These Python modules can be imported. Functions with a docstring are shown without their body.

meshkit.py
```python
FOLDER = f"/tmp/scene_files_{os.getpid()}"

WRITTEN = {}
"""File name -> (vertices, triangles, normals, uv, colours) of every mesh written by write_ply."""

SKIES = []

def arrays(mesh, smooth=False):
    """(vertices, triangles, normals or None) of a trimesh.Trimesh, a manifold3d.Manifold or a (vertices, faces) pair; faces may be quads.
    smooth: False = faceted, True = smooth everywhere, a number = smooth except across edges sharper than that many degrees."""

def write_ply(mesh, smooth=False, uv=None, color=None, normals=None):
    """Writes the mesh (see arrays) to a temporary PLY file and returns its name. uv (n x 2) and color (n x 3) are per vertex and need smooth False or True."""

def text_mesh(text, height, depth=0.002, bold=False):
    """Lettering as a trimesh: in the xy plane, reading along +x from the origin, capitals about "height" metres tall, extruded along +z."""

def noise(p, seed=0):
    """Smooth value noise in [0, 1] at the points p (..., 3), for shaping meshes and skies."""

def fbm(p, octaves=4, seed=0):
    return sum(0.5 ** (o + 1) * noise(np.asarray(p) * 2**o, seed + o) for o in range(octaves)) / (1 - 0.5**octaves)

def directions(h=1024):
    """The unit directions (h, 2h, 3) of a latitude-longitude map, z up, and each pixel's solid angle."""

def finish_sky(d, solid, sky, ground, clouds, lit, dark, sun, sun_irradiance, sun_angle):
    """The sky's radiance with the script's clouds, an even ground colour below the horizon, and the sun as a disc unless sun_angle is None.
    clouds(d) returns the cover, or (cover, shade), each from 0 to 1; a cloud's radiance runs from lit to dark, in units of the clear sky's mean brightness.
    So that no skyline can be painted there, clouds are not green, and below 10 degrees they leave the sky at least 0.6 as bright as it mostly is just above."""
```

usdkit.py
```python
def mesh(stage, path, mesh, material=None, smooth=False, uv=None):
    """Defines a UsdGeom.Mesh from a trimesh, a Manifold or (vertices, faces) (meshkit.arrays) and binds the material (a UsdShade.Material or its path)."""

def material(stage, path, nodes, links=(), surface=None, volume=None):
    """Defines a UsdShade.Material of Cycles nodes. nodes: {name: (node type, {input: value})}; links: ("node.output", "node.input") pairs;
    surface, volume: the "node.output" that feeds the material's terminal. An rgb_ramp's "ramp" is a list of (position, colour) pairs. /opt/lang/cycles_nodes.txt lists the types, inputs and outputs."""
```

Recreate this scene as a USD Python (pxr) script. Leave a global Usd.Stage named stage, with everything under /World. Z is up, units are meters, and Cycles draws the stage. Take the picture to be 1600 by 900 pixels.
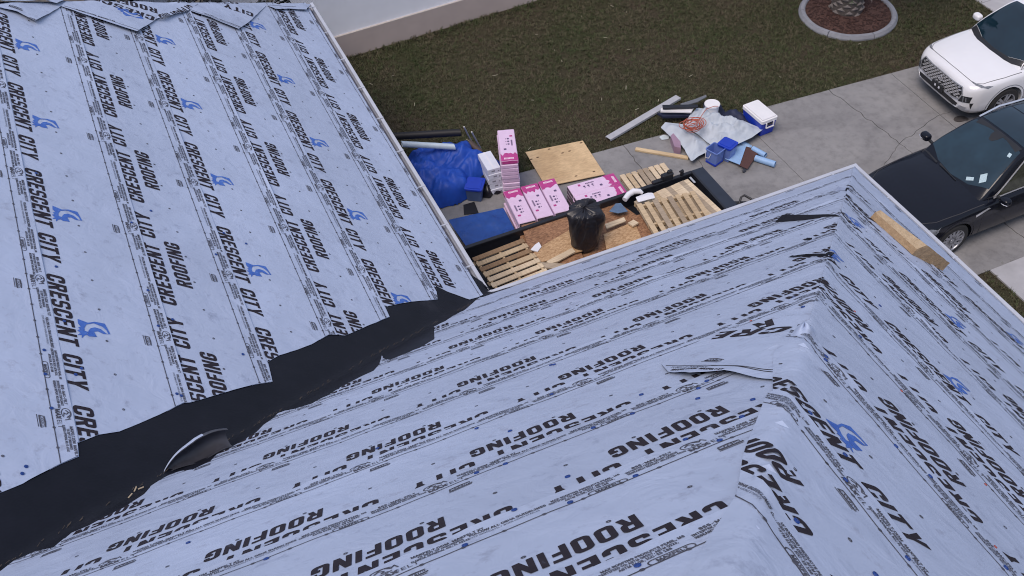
import math, re
import numpy as np
import trimesh, shapely, manifold3d
from shapely import affinity
from shapely.geometry import Polygon, LineString, MultiPolygon, box, Point
from shapely.ops import unary_union
from scipy.interpolate import PchipInterpolator
import meshkit, usdkit
from pxr import Usd, UsdGeom, UsdLux, UsdShade, Gf, Sdf, Vt

rng = np.random.default_rng(7)
stage = Usd.Stage.CreateInMemory()
UsdGeom.SetStageUpAxis(stage, UsdGeom.Tokens.z)
UsdGeom.SetStageMetersPerUnit(stage, 1.0)
world = UsdGeom.Xform.Define(stage, '/World')
UsdGeom.Scope.Define(stage, '/World/Looks')

# ------------------------------------------------------------------ camera
FPX, YAW, PIT, ROL = 1682.05, 0.3801, 0.7961, -0.0573      # focal length in pixels of a 1600 wide picture, heading, dip, roll
CAMPOS = np.array([-3.752, -10.240, 13.957])
FW = np.array([np.sin(YAW)*np.cos(PIT), np.cos(YAW)*np.cos(PIT), -np.sin(PIT)])
_r = np.array([np.cos(YAW), -np.sin(YAW), 0]); _u = np.cross(_r, FW)
RT = _r*np.cos(ROL) + _u*np.sin(ROL); UP = -_r*np.sin(ROL) + _u*np.cos(ROL)
cam = UsdGeom.Camera.Define(stage, '/World/camera')
_m = np.eye(4); _m[0, :3] = RT; _m[1, :3] = UP; _m[2, :3] = -FW; _m[3, :3] = CAMPOS
cam.AddTransformOp().Set(Gf.Matrix4d(_m.tolist()))
cam.CreateHorizontalApertureAttr(36.0); cam.CreateVerticalApertureAttr(20.25)
cam.CreateFocalLengthAttr(FPX/1600*36.0)
cam.CreateClippingRangeAttr(Gf.Vec2f(0.1, 2000))
cam.CreateExposureAttr(1.12)

# ------------------------------------------------------------------ sky and (weak, wide) low sun: dusk
SUN_AZ, SUN_EL = math.radians(238), math.radians(62)
sky = UsdLux.DomeLight.Define(stage, '/World/sky')
SKYM = usdkit.material(stage, '/World/Looks/sky', {
    's': ('sky_texture', {'sky_type': 'single_scattering', 'sun_disc': False, 'sun_elevation': SUN_EL, 'sun_rotation': SUN_AZ, 'air_density': 1.0, 'aerosol_density': 2.0, 'ozone_density': 1.0}),
    'w': ('mix_color', {'b': (2.0, 2.2, 2.9), 'fac': 0.7}),        # a thin even overcast over the clear sky
    'b': ('background_shader', {'strength': 0.10})},
    [('s.color', 'w.a'), ('w.result', 'b.color')], surface='b.background')
UsdShade.MaterialBindingAPI.Apply(sky.GetPrim()).Bind(SKYM)
sun = UsdLux.DistantLight.Define(stage, '/World/sun')
sun.CreateIntensityAttr(0.28); sun.CreateAngleAttr(32.0); sun.CreateNormalizeAttr(True) if hasattr(sun, 'CreateNormalizeAttr') else None
sun.CreateColorAttr(Gf.Vec3f(1.0, 0.86, 0.76))
sun.AddRotateXYZOp().Set(Gf.Vec3f(90 - math.degrees(SUN_EL), 0, 180 - math.degrees(SUN_AZ)))

# ------------------------------------------------------------------ helpers
_names = {}
def numbered(parent, name):
    k = (parent, name); n = _names.get(k, 0); _names[k] = n + 1
    return f'{parent}/{name}' if n == 0 else f'{parent}/{name}_{n:03d}'
def meta(prim, label=None, cat=None, group=None, kind=None):
    for k, v in (('label', label), ('category', cat), ('group', group), ('kind', kind)):
        if v: prim.SetCustomDataByKey(k, v)
def path_of(parent):
    return '/World' if parent is None else (parent if isinstance(parent, str) else str(parent.GetPath()))
def obj(name, mesh, mat, parent=None, label=None, cat=None, group=None, kind=None, smooth=False):
    m = usdkit.mesh(stage, numbered(path_of(parent), name), mesh, mat, smooth=smooth)
    meta(m.GetPrim(), label, cat, group, kind)
    return m.GetPrim()
def thing(name, label, cat, group=None, loc=(0, 0, 0), rz=0.0):
    x = UsdGeom.Xform.Define(stage, numbered('/World', name))
    x.AddTranslateOp().Set(Gf.Vec3d(*map(float, loc)))
    if rz: x.AddRotateZOp().Set(float(rz))
    meta(x.GetPrim(), label, cat, group)
    return x.GetPrim()
def copy_of(src, name, label, cat, group, loc, rz=0.0, rx=0.0, ry=0.0):
    x = UsdGeom.Xform.Define(stage, numbered('/World', name))
    x.AddTranslateOp().Set(Gf.Vec3d(*map(float, loc)))
    if rz: x.AddRotateZOp().Set(float(rz))
    if ry: x.AddRotateYOp().Set(float(ry))
    if rx: x.AddRotateXOp().Set(float(rx))
    p = x.GetPrim(); p.GetReferences().AddInternalReference(src.GetPath()); p.SetInstanceable(True)
    meta(p, label, cat, group)
    return p

def ray(px, py):
    d = FW + RT*(px-800)/FPX + UP*(450-py)/FPX
    return d
def at(px, py, z=0.0):
    """where a sight line meets the level z"""
    d = ray(px, py); t = (z-CAMPOS[2])/d[2]
    return (CAMPOS + d*t)
def at2(px, py, z=0.0): return at(px, py, z)[:2]

def bx(cx, cy, cz, sx, sy, sz, rz=0.0, bev=0.0):
    """box with centre, sizes; optional chamfer"""
    if bev > 0:
        h = manifold3d.Manifold.hull_points(np.array([[a*(sx/2-bev*(k != 0)), b*(sy/2-bev*(k != 1)), c*(sz/2-bev*(k != 2))] for a in (-1, 1) for b in (-1, 1) for c in (-1, 1) for k in range(3)], float))
        mm = h.to_mesh(); t = trimesh.Trimesh(np.array(mm.vert_properties)[:, :3], np.array(mm.tri_verts), process=False)
    else:
        t = trimesh.creation.box((sx, sy, sz))
    if rz: t.apply_transform(trimesh.transformations.rotation_matrix(rz, (0, 0, 1)))
    t.apply_translation((cx, cy, cz)); return t
def cat_(l): return trimesh.util.concatenate(l)
def tube(points, r, sides=10, caps=True):
    p = np.asarray(points, float); n = len(p)
    t = np.gradient(p, axis=0); t /= np.linalg.norm(t, axis=1, keepdims=True)+1e-12
    a = np.cross(t, np.where(np.abs(t[:, 2:]) < 0.9, [0, 0, 1.0], [1.0, 0, 0])); a /= np.linalg.norm(a, axis=1, keepdims=True)+1e-12
    b = np.cross(t, a); ang = np.arange(sides)*2*np.pi/sides
    R = np.broadcast_to(np.asarray(r, float), (n,))
    v = p[:, None] + R[:, None, None]*(np.cos(ang)[None, :, None]*a[:, None] + np.sin(ang)[None, :, None]*b[:, None])
    v = v.reshape(-1, 3); f = []
    for i in range(n-1):
        for j in range(sides):
            q = (i*sides+j, i*sides+(j+1) % sides, (i+1)*sides+(j+1) % sides, (i+1)*sides+j)
            f += [(q[0], q[1], q[2]), (q[0], q[2], q[3])]
    if caps:
        for k, i in ((0, 0), (n-1, 1)):
            c = len(v); v = np.vstack([v, p[k]])
            for j in range(sides):
                e = (k*sides+j, k*sides+(j+1) % sides)
                f.append((c, e[1], e[0]) if i == 0 else (c, e[0], e[1]))
    return trimesh.Trimesh(v, np.array(f), process=False)
def tri2d(poly):
    """triangles of a shapely polygon: (vertices n x 2, faces)"""
    V, F, n = [], [], 0
    for g in (getattr(poly, 'geoms', None) or [poly]):
        if g.is_empty or g.geom_type != 'Polygon' or g.area < 1e-9: continue
        rings = [np.array(g.exterior.coords)[:-1]] + [np.array(i.coords)[:-1] for i in g.interiors]
        ccw = shapely.geometry.polygon.orient(g, 1.0)
        rings = [np.array(ccw.exterior.coords)[:-1]] + [np.array(i.coords)[:-1] for i in ccw.interiors]
        f = np.array(manifold3d.triangulate([np.ascontiguousarray(r) for r in rings]))
        V.append(np.vstack(rings)); F.append(f+n); n += sum(map(len, rings))
    if not V: return np.zeros((0, 2)), np.zeros((0, 3), int)
    return np.vstack(V), np.vstack(F)
def prism(poly, z0, z1):
    V, F = [], []
    out = []
    for g in (getattr(poly, 'geoms', None) or [poly]):
        t = trimesh.creation.extrude_polygon(g, z1-z0, engine='manifold') if False else None
        g = shapely.geometry.polygon.orient(g, 1.0)
        v, f = tri2d(g); n = len(v)
        top = np.c_[v, np.full(n, z1)]; bot = np.c_[v, np.full(n, z0)]
        faces = [f, f[:, ::-1]+n]; k = 0
        for r in [g.exterior]+list(g.interiors):
            m = len(r.coords)-1; i = np.arange(m); j = (i+1) % m
            faces.append(np.c_[i+k, i+k+n, j+k]); faces.append(np.c_[j+k, i+k+n, j+k+n]); k += m
        out.append(trimesh.Trimesh(np.vstack([top, bot]), np.vstack(faces), process=False))
    return cat_(out)
def subdiv(v, f, most):
    if len(f) == 0: return v, f
    return trimesh.remesh.subdivide_to_size(v, f, most, max_iter=12)
def gridmesh(nu, nv, fn):
    u, v = np.meshgrid(np.linspace(0, 1, nu), np.linspace(0, 1, nv), indexing='ij')
    P = fn(u.ravel(), v.ravel())
    i, j = np.meshgrid(np.arange(nu-1), np.arange(nv-1), indexing='ij'); a = (i*nv+j).ravel()
    F = np.vstack([np.c_[a, a+nv, a+nv+1], np.c_[a, a+nv+1, a+1]])
    return trimesh.Trimesh(P, F, process=False)
def thick(mesh, t):
    """gives a sheet a thickness t below it (closed rim)"""
    n = len(mesh.vertices); vn = mesh.vertex_normals
    v = np.vstack([mesh.vertices, mesh.vertices - vn*t]); f = mesh.faces
    e = np.sort(mesh.edges, axis=1); uq, inv, cnt = np.unique(e, axis=0, return_inverse=True, return_counts=True)
    be = mesh.edges[cnt[inv.ravel()] == 1]
    side = np.vstack([np.c_[be[:, 0], be[:, 0]+n, be[:, 1]], np.c_[be[:, 1], be[:, 0]+n, be[:, 1]+n]])
    return trimesh.Trimesh(v, np.vstack([f, f[:, ::-1]+n, side]), process=False)
def nz(x, y, s, seed=0, oc=3):
    x = np.asarray(x, float); p = np.stack([x*s, np.asarray(y, float)*s, np.full_like(x, seed*3.17)], -1)
    return meshkit.fbm(p, oc, seed)-0.5

# ------------------------------------------------------------------ materials
_mats = {}
def mat(name, nodes, links, surface='p.BSDF'):
    _mats[name] = usdkit.material(stage, '/World/Looks/'+name, nodes, links, surface=surface); return _mats[name]
def plain(name, col, rough=0.6, **kw):
    """a paint with a little mottling and fine relief"""
    var = kw.pop('var', 0.12); sc = kw.pop('scale', 6.0); bump = kw.pop('bump', 0.0); bsc = kw.pop('bscale', 60.0)
    c = np.array(col, float)
    nodes = {'tc': ('texture_coordinate', {}), 'n': ('noise_texture', {'scale': sc, 'detail': 5.0, 'roughness': 0.6}),
             'r': ('rgb_ramp', {'ramp': [(0.25, tuple(c*(1-var))), (0.75, tuple(np.minimum(c*(1+var), 1)))]}),
             'p': ('principled_bsdf', {'roughness': rough, **kw})}
    links = [('tc.object', 'n.vector'), ('n.fac', 'r.fac'), ('r.color', 'p.base_color')]
    if bump:
        nodes['bn'] = ('noise_texture', {'scale': bsc, 'detail': 4.0}); nodes['b'] = ('bump', {'strength': bump, 'distance': 0.01})
        links += [('tc.object', 'bn.vector'), ('bn.fac', 'b.height'), ('b.normal', 'p.normal')]
    return mat(name, nodes, links)
# ================================================================== the roof's shape
HE = 2.75                    # height of the eaves
PB, PL_ = 0.8692, 0.7314     # pitches: front wing (planes B and C), left wing (planes L and D)
WE, LE = 6.388, 8.96         # the front wing's right eave x, the left wing's far eave y
CB, CL = 1/math.hypot(1, PB), 1/math.hypot(1, PL_)
def smin(a, b, k):
    h = np.clip(0.5+0.5*(b-a)/k, 0, 1); return b*(1-h)+a*h-k*h*(1-h)
def zroof(x, y):
    x = np.asarray(x, float); y = np.asarray(y, float)
    zb, zc = HE-PB*y, HE+PB*(WE-x); zl, zd = HE-PL_*x, HE+PB*(LE-y)
    front = smin(zb, zc, 0.06); left = smin(zl, zd, 0.06)
    return -smin(-front, -left, 0.10)
def wrinkle(x, y):
    w = 0.024*nz(x, y, 1.9, 1, 3) + 0.016*nz(x*1.0+y*.5, y-x*.5, 5.5, 2, 2) + 0.010*np.maximum(nz(x*.5+y, (y*.5-x)*.4, 6.0, 6, 2), 0)
    # the felt buckles where it is folded over the hip
    hd = np.abs((WE-x)+y)/1.414
    w = w + 0.036*np.maximum(nz(x, y, 3.6, 9, 2), -0.12)*np.exp(-(hd/0.30)**2)
    return w
# plane coordinates (s along the eave, d up the slope) -> plan
def xyB(s, d): return s, -d*CB
def xyC(s, d): return WE-d*CB, s
def xyL(s, d): return -d*CL, s
def xyD(s, d): return s, LE-d*CB
def onplane(px, pl):
    n, d0 = {'B': ((0, PB, 1.), HE), 'C': ((PB, 0, 1.), HE+PB*WE), 'L': ((PL_, 0, 1.), HE)}[pl]
    n = np.array(n); D = ray(*px); t = (d0-CAMPOS@n)/(D@n); return CAMPOS+D*t
def sdB(px): p = onplane(px, 'B'); return (p[0], -p[1]/CB)
def sdC(px): p = onplane(px, 'C'); return (p[1], (WE-p[0])/CB)
def sdL(px): p = onplane(px, 'L'); return (p[1], -p[0]/CL)
XY = {'B': xyB, 'C': xyC, 'L': xyL, 'D': xyD}; SD = {'B': sdB, 'C': sdC, 'L': sdL}

# ------------------------------------------------------------------ materials of the roof
FELTCOL = (0.415, 0.485, 0.64)
def felt_mat(name, c, dirt):
    c = np.array(c)
    return mat(name, {
        'g': ('geometry', {}), 'n1': ('noise_texture', {'scale': 0.9, 'detail': 6.0, 'roughness': 0.65, 'distortion': 0.4}),
        'n2': ('noise_texture', {'scale': 7.0, 'detail': 5.0, 'roughness': 0.7}),
        'r1': ('rgb_ramp', {'ramp': [(0.30, tuple(c*0.93)), (0.52, tuple(c)), (0.75, tuple(np.minimum(c*1.07, 1)))]}),
        'r2': ('rgb_ramp', {'ramp': [(0.0, (1, 1, 1)), (0.56, (1, 1, 1)), (0.76, dirt)]}),
        'mp': ('mapping', {'scale': (1.0, 1.0, 1.0)}),
        'x': ('mix_color', {'blend_type': 'multiply', 'fac': 0.8}),
        'bn': ('noise_texture', {'scale': 3.4, 'detail': 3.0, 'distortion': 1.2}), 'b': ('bump', {'strength': 0.35, 'distance': 0.03}),
        'p': ('principled_bsdf', {'roughness': 0.46, 'specular_ior_level': 0.30})},
        [('g.position', 'n1.vector'), ('g.position', 'n2.vector'), ('n1.fac', 'r1.fac'), ('n2.fac', 'r2.fac'), ('r1.color', 'x.a'), ('r2.color', 'x.b'),
         ('x.result', 'p.base_color'), ('g.position', 'bn.vector'), ('bn.fac', 'b.height'), ('b.normal', 'p.normal')])
FELT = [felt_mat('felt_pale', FELTCOL, (0.62, 0.60, 0.62)), felt_mat('felt_pale_second_roll', np.array(FELTCOL)*1.03, (0.66, 0.62, 0.62)), felt_mat('felt_pale_third_roll', np.array(FELTCOL)*0.97, (0.6, 0.6, 0.64))]
INK = mat('ink_black', {'g': ('geometry', {}), 'n': ('noise_texture', {'scale': 5.0, 'detail': 6.0, 'roughness': 0.7}),
     'r': ('rgb_ramp', {'ramp': [(0.3, (0.022, 0.019, 0.026)), (0.62, (0.030, 0.025, 0.033)), (0.74, (0.10, 0.11, 0.15))]}),
     'p': ('principled_bsdf', {'roughness': 0.6, 'specular_ior_level': 0.12})}, [('g.position', 'n.vector'), ('n.fac', 'r.fac'), ('r.color', 'p.base_color')])
INKF = plain('ink_fine', (.060, .062, .085), .6, var=.5, scale=9.0)
INKB = mat('ink_blue', {'g': ('geometry', {}), 'n': ('noise_texture', {'scale': 12.0, 'detail': 6.0, 'roughness': 0.75}),
     'r': ('rgb_ramp', {'ramp': [(0.35, (0.03, 0.10, 0.42)), (0.6, (0.06, 0.16, 0.52)), (0.8, (0.22, 0.33, 0.62))]}),
     'p': ('principled_bsdf', {'roughness': 0.5})}, [('g.position', 'n.vector'), ('n.fac', 'r.fac'), ('r.color', 'p.base_color')])
CAP = plain('nail_cap_blue', (0.01, 0.045, 0.22), 0.3, var=0.2, scale=30.0)
CAPR = plain('nail_cap_red', (0.36, 0.07, 0.06), 0.4, var=0.2, scale=30.0)
MEMB = mat('membrane_black', {'g': ('geometry', {}), 'n': ('noise_texture', {'scale': 1.6, 'detail': 6.0, 'roughness': 0.65}), 'n2': ('noise_texture', {'scale': 42.0, 'detail': 3.0}),
     'r': ('rgb_ramp', {'ramp': [(0.3, (0.005, 0.006, 0.011)), (0.6, (0.009, 0.010, 0.017)), (0.8, (0.026, 0.027, 0.036))]}),
     'b': ('bump', {'strength': 0.25, 'distance': 0.01}), 'p': ('principled_bsdf', {'roughness': 0.5, 'specular_ior_level': 0.2})},
     [('g.position', 'n.vector'), ('g.position', 'n2.vector'), ('n.fac', 'r.fac'), ('r.color', 'p.base_color'), ('n2.fac', 'b.height'), ('b.normal', 'p.normal')])
UNDER = plain('felt_underside', (0.006, 0.006, 0.009), 0.6, var=0.2)
ALU = plain('gutter_aluminium', (0.46, 0.49, 0.56), 0.4, var=0.10, scale=3.0, metallic=0.1)
ALUIN = plain('gutter_inside', (0.16, 0.16, 0.20), 0.5, var=0.3, scale=9.0)
FASCIA = plain('fascia_dark', (0.05, 0.045, 0.05), 0.7, var=0.3)
BRICKW = plain('house_wall_render', (0.45, 0.42, 0.40), 0.8)
DECK = plain('roof_deck_board', (0.30, 0.24, 0.17), 0.8)

# ------------------------------------------------------------------ lettering as plane shapes
def ring(w, h, t, r):
    o = box(r, r, w-r, h-r).buffer(r, 8); i = box(t, t*0.92, w-t, h-t*0.92)
    rr = max(r-t*0.8, 0.02); return o.difference(i.buffer(-rr).buffer(rr, 6))
def glyphs():
    W, H, t = 0.56, 1.0, 0.185; G = {}
    O = ring(W, H, t, 0.2); th = 0.16
    G['O'] = O
    C = O.difference(box(W/2+0.02, 0.37, W+.1, 0.63)); G['C'] = C
    G['G'] = O.difference(box(W/2+0.02, 0.53, W+.1, 0.68)).union(box(W*0.52, 0.38, W, 0.53)).union(box(W-t, .2, W, .53))
    G['I'] = box(0, 0, t, 1)
    G['T'] = box(0, 1-th, W*0.98, 1).union(box(W*.49-t/2, 0, W*.49+t/2, 1))
    G['E'] = unary_union([box(0, 0, t, 1), box(0, 0, W*.88, th), box(0, 1-th, W*.88, 1), box(0, .43, W*.8, .43+th)])
    G['F'] = unary_union([box(0, 0, t, 1), box(0, 1-th, W*.88, 1), box(0, .42, W*.8, .42+th)])
    G['N'] = unary_union([box(0, 0, t*.9, 1), box(W+.02-t*.9, 0, W+.02, 1), Polygon([(0, 1), (t*1.05, 1), (W+.02, 0), (W+.02-t*1.05, 0)])])
    top = affinity.translate(ring(W, .58, t*.93, .17), 0, .42); G['R'] = unary_union([box(0, 0, t, 1), top, Polygon([(W*.42, .46), (W*.75, .46), (W+.01, 0), (W+.01-t*1.05, 0)])])
    s = ring(W, .57, th, .17); up = affinity.translate(s, 0, .43).difference(box(W/2, .55, W+.1, .72)); lo = s.difference(box(-.1, .28, W/2, .43))
    up = affinity.translate(s, 0, .43).difference(box(W*.5, .50, W+.1, .73)); lo = s.difference(box(-.1, .27, W*.5, .50))
    G['S'] = up.union(lo)
    G['Y'] = unary_union([Polygon([(-.03, 1), (t, 1), (W/2+.03, .38), (W/2-t/2, .36)]), Polygon([(W+.03, 1), (W-t+.0, 1), (W/2-.03, .38), (W/2+t/2, .36)]), box(W/2-t/2, 0, W/2+t/2, .46)])
    return G
GLY = glyphs()
def bigtext(text, height, length):
    """condensed heavy slanted capitals, fitted to a length"""
    x, parts = 0, []
    for ch in text:
        if ch == ' ': x += 0.42; continue
        g = GLY[ch].buffer(.014, 2); parts.append(affinity.translate(g, x-g.bounds[0], 0)); x += g.bounds[2]-g.bounds[0]+0.115
    p = unary_union(parts); p = affinity.affine_transform(p, [1, 0.16, 0, 1, 0, 0])
    return affinity.affine_transform(p, [length/(p.bounds[2]-p.bounds[0]), 0, 0, height, -p.bounds[0]*length/(p.bounds[2]-p.bounds[0]), 0]).simplify(0.0008)
_font = {}
def smalltext(text, height, bold=False, narrow=0.8):
    key = (text, height, bold, narrow)
    if key in _font: return _font[key]
    from PIL import Image, ImageDraw, ImageFont
    import glob
    font = ImageFont.truetype(glob.glob('/opt/blender-*/*/datafiles/fonts/Inter.woff2')[0], 40)
    x0, y0, x1, y1 = font.getbbox(text, anchor='ls', stroke_width=int(2*bold))
    im = Image.new('L', (x1-x0+8, y1-y0+8)); ImageDraw.Draw(im).text((4-x0, 4-y0), text, 255, font, anchor='ls', stroke_width=int(2*bold))
    on = np.pad(np.asarray(im) > 110, ((0, 0), (1, 1))).astype(np.int8)
    rr, st = np.nonzero(np.diff(on, axis=1) == 1); en = np.nonzero(np.diff(on, axis=1) == -1)[1]
    sh = unary_union(shapely.box(st, -rr-1, en, -rr)).buffer(0.6).buffer(-0.5).simplify(1.3)
    s = height/29.0
    _font[key] = affinity.affine_transform(sh, [s*narrow, 0, 0, s, -4*s*narrow, (4-y0)*s]); return _font[key]
def crest_logo():
    """the blue stencilled badge: a ragged block with a pale crescent left open in it. u reads along, v up; about 1 x 1"""
    o = [(.07, 0), (.36, .13), (.6, .03), (.9, .05), (1.0, .6), (.79, .63), (.62, .52), (.48, .58), (.54, .85), (.31, .87), (.25, .80), (.16, .84), (.07, .99), (.10, .84), (-.03, .86), (.06, .74), (-.02, .62), (.08, .55), (.03, .45), (.12, .40), (.05, .23)]
    out = Polygon([(u, v) for v, u in o]).buffer(.012, 2)
    ou = [(.21, .60), (.22, .44), (.31, .23), (.55, .12), (.79, .24), (.90, .42), (.93, .60)]; inn = [(.89, .585), (.74, .37), (.55, .31), (.40, .40), (.33, .52), (.30, .62)]
    moon = Polygon([(u, v) for v, u in ou+inn]).buffer(.01, 4)
    r = np.random.default_rng(3); cuts = [Point(*r.uniform((.55, -.05), (1.0, .5))).buffer(r.uniform(.008, .02), 3) for _ in range(10)]
    return out.difference(moon).difference(unary_union(cuts)).simplify(0.004)
LOGO = crest_logo()
def lion():
    """round scribbled mascot-free emblem beside the maker's word: a maned head in a few strokes"""
    ls = [LineString([(0.1*math.cos(a)*1.5+.13, 0.1*math.sin(a)+.1) for a in np.linspace(0.4, 5.6, 14)]).buffer(0.009),
          LineString([(.04, .1), (.1, .15), (.16, .1), (.12, .05), (.2, .04)]).buffer(.012), LineString([(.2, .17), (.25, .1), (.3, .17), (.33, .06)]).buffer(.011), LineString([(.08, .18), (.17, .19), (.22, .14)]).buffer(.012)]
    return affinity.scale(unary_union(ls), 0.42, 0.42, origin=(0, 0)).simplify(.002)
def dot(): return Point(0, 0).buffer(0.0135, 4).difference(Point(0, 0).buffer(0.005, 3))
def pill():
    o = LineString([(0, 0), (0.17, 0)]).buffer(0.028, 5).difference(LineString([(0, 0), (0.17, 0)]).buffer(0.021, 4))
    return o.union(affinity.translate(smalltext('MAXFELT', 0.026, True, .9), 0.01, -0.013))
def badge():
    b = Polygon([(0, 0.002), (.015, -.002), (.135, -.002), (.15, .004), (.14, .05), (.075, .056), (.01, .05)])
    return b.difference(affinity.translate(smalltext('ROOFING', 0.026, True, .78), 0.012, 0.013)).union(box(-.005, -.018, .14, -.011))
T_ = lambda p, dx, dy: affinity.translate(p, dx, dy)
def fine_period():
    """the maker's small print, one period of the roll: (0..1.74) along, 0 at the line and growing towards the sheet's edge"""
    h = 0.021
    L = []
    L += [T_(smalltext('FOLLOW ALL OSHA GUIDELINES', h*1.15, True), 0, .106), T_(smalltext('COVER IMMEDIATELY WHEN USING STAPLES', h*.85, False, .72), -.02, .074)]
    L += [T_(smalltext('MAX ROOFING PRODUCTS PEARL, MS', h, True, .74), .46, .128), T_(smalltext('CERTIFIED TO: ASTM D8257, ASTM D226,', h, True, .62), .44, .097), T_(smalltext('ASTM E108, ICC-ES 188', h, True, .7), .52, .066)]
    L += [T_(pill(), .66, .022)]
    L += [T_(smalltext('855-MAX-FELT', h*1.15, True, .9), .93, .128), T_(smalltext('INTERTEK CODE COMPLIANCE', h, True, .7), .88, .097), T_(smalltext('RESEARCH REPORT NO.CCRR-0340', h, True, .68), .88, .066)]
    L += [T_(lion(), 1.23, .085), T_(smalltext('MAX', .040, True, 1.0), 1.23, .035), T_(smalltext('FELT', .040, False, 1.0), 1.335, .035)]
    L += [T_(smalltext('MAXFELT.COM  MAXFELT XT', h*1.2, True, .85), 1.47, .128-1e-3)] if False else []
    L2 = [T_(smalltext('MAXFELT.COM  MAXFELT XT', h*1.2, True, .8), 1.44, .135), T_(smalltext('TX DEPT OF INSURANCE', h, True, .7), 1.47, .104), T_(smalltext('FLORIDA APPROVAL NO.: FL 42142', h, True, .62), 1.43, .073)]
    return L+L2+[T_(badge(), 1.33, -.115)]
FINE = [(p, tri2d(p)) for p in fine_period()]
CRESC = bigtext('CRESCENT', .174, 1.07); CITY = bigtext('CITY', .174, .48); ROOF = bigtext('ROOFING', .174, .82)
BIG = {k: (p, subdiv(*tri2d(p), 0.062)) for k, p in (('CRESCENT', CRESC), ('CITY', CITY), ('ROOFING', ROOF))}
_lg = affinity.scale(LOGO, .27, .31, origin=(0, 0)); LOGOT = (_lg, subdiv(*tri2d(_lg), 0.08))
DOT = (dot(), tri2d(dot()))

# ------------------------------------------------------------------ the house
house = thing('house', 'house under re-roofing, its pitched roof sheeted in pale blue printed underlay with a black valley', 'house')

# the pieces' outlines, traced on the planes
cutB = [(735, 477), (724, 486), (708, 494), (696, 502), (678, 511), (679, 531), (660, 542), (640, 552), (610, 564), (601, 562), (597, 557), (593, 570), (584, 580), (560, 591), (538, 602), (514, 618), (488, 632), (460, 641), (446, 644), (436, 647), (427, 655), (412, 665), (400, 677), (364, 698), (345, 706), (330, 722), (302, 735), (280, 738), (266, 743), (252, 751), (242, 757), (236, 761), (235, 763), (226, 773), (200, 791), (164, 808), (140, 822), (112, 833), (84, 856), (56, 862), (24, 878), (0, 895), (-60, 930)]
cutL = [(757, 463), (734, 469), (700, 456), (681, 447), (684, 468), (644, 472), (602, 480), (609, 496), (575, 510), (540, 525), (515, 524), (487, 539), (450, 552), (437, 556), (419, 566), (426, 597), (400, 601), (360, 612), (297, 630), (288, 630), (250, 648), (187, 675), (155, 680), (122, 693), (124, 714), (95, 726), (37, 756), (0, 770), (-70, 800)]
RB = 10.2                                                       # plan depth of the front wing's ridge behind its eave
ptsB = [sdB(p) for p in cutB]
XL = 7.3                                                        # plan distance of the left wing's ridge from its eave
far_s = ptsB[-1][0]-2.2
regB = Polygon(ptsB + [(far_s, ptsB[-1][1]+2.6), (far_s-1.5, RB/CB), (WE-RB, RB/CB), (WE, 0.0), (0.0, 0.0), (-.1, .05)]).buffer(0)
lap = [onplane(q, 'B')[:2] for q in ((1246, 512), (1236, 520), (1216, 545), (1207, 560), (1206, 590), (1206, 618), (1199, 620), (1193, 631), (1184, 655), (1174, 680), (1165, 702), (1159, 720), (1156, 741), (1149, 781), (1143, 791), (1126, 818), (1108, 844), (1072, 905), (1040, 950))]
lap = [(q[1], (WE-q[0])/CB) for q in lap]
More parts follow.
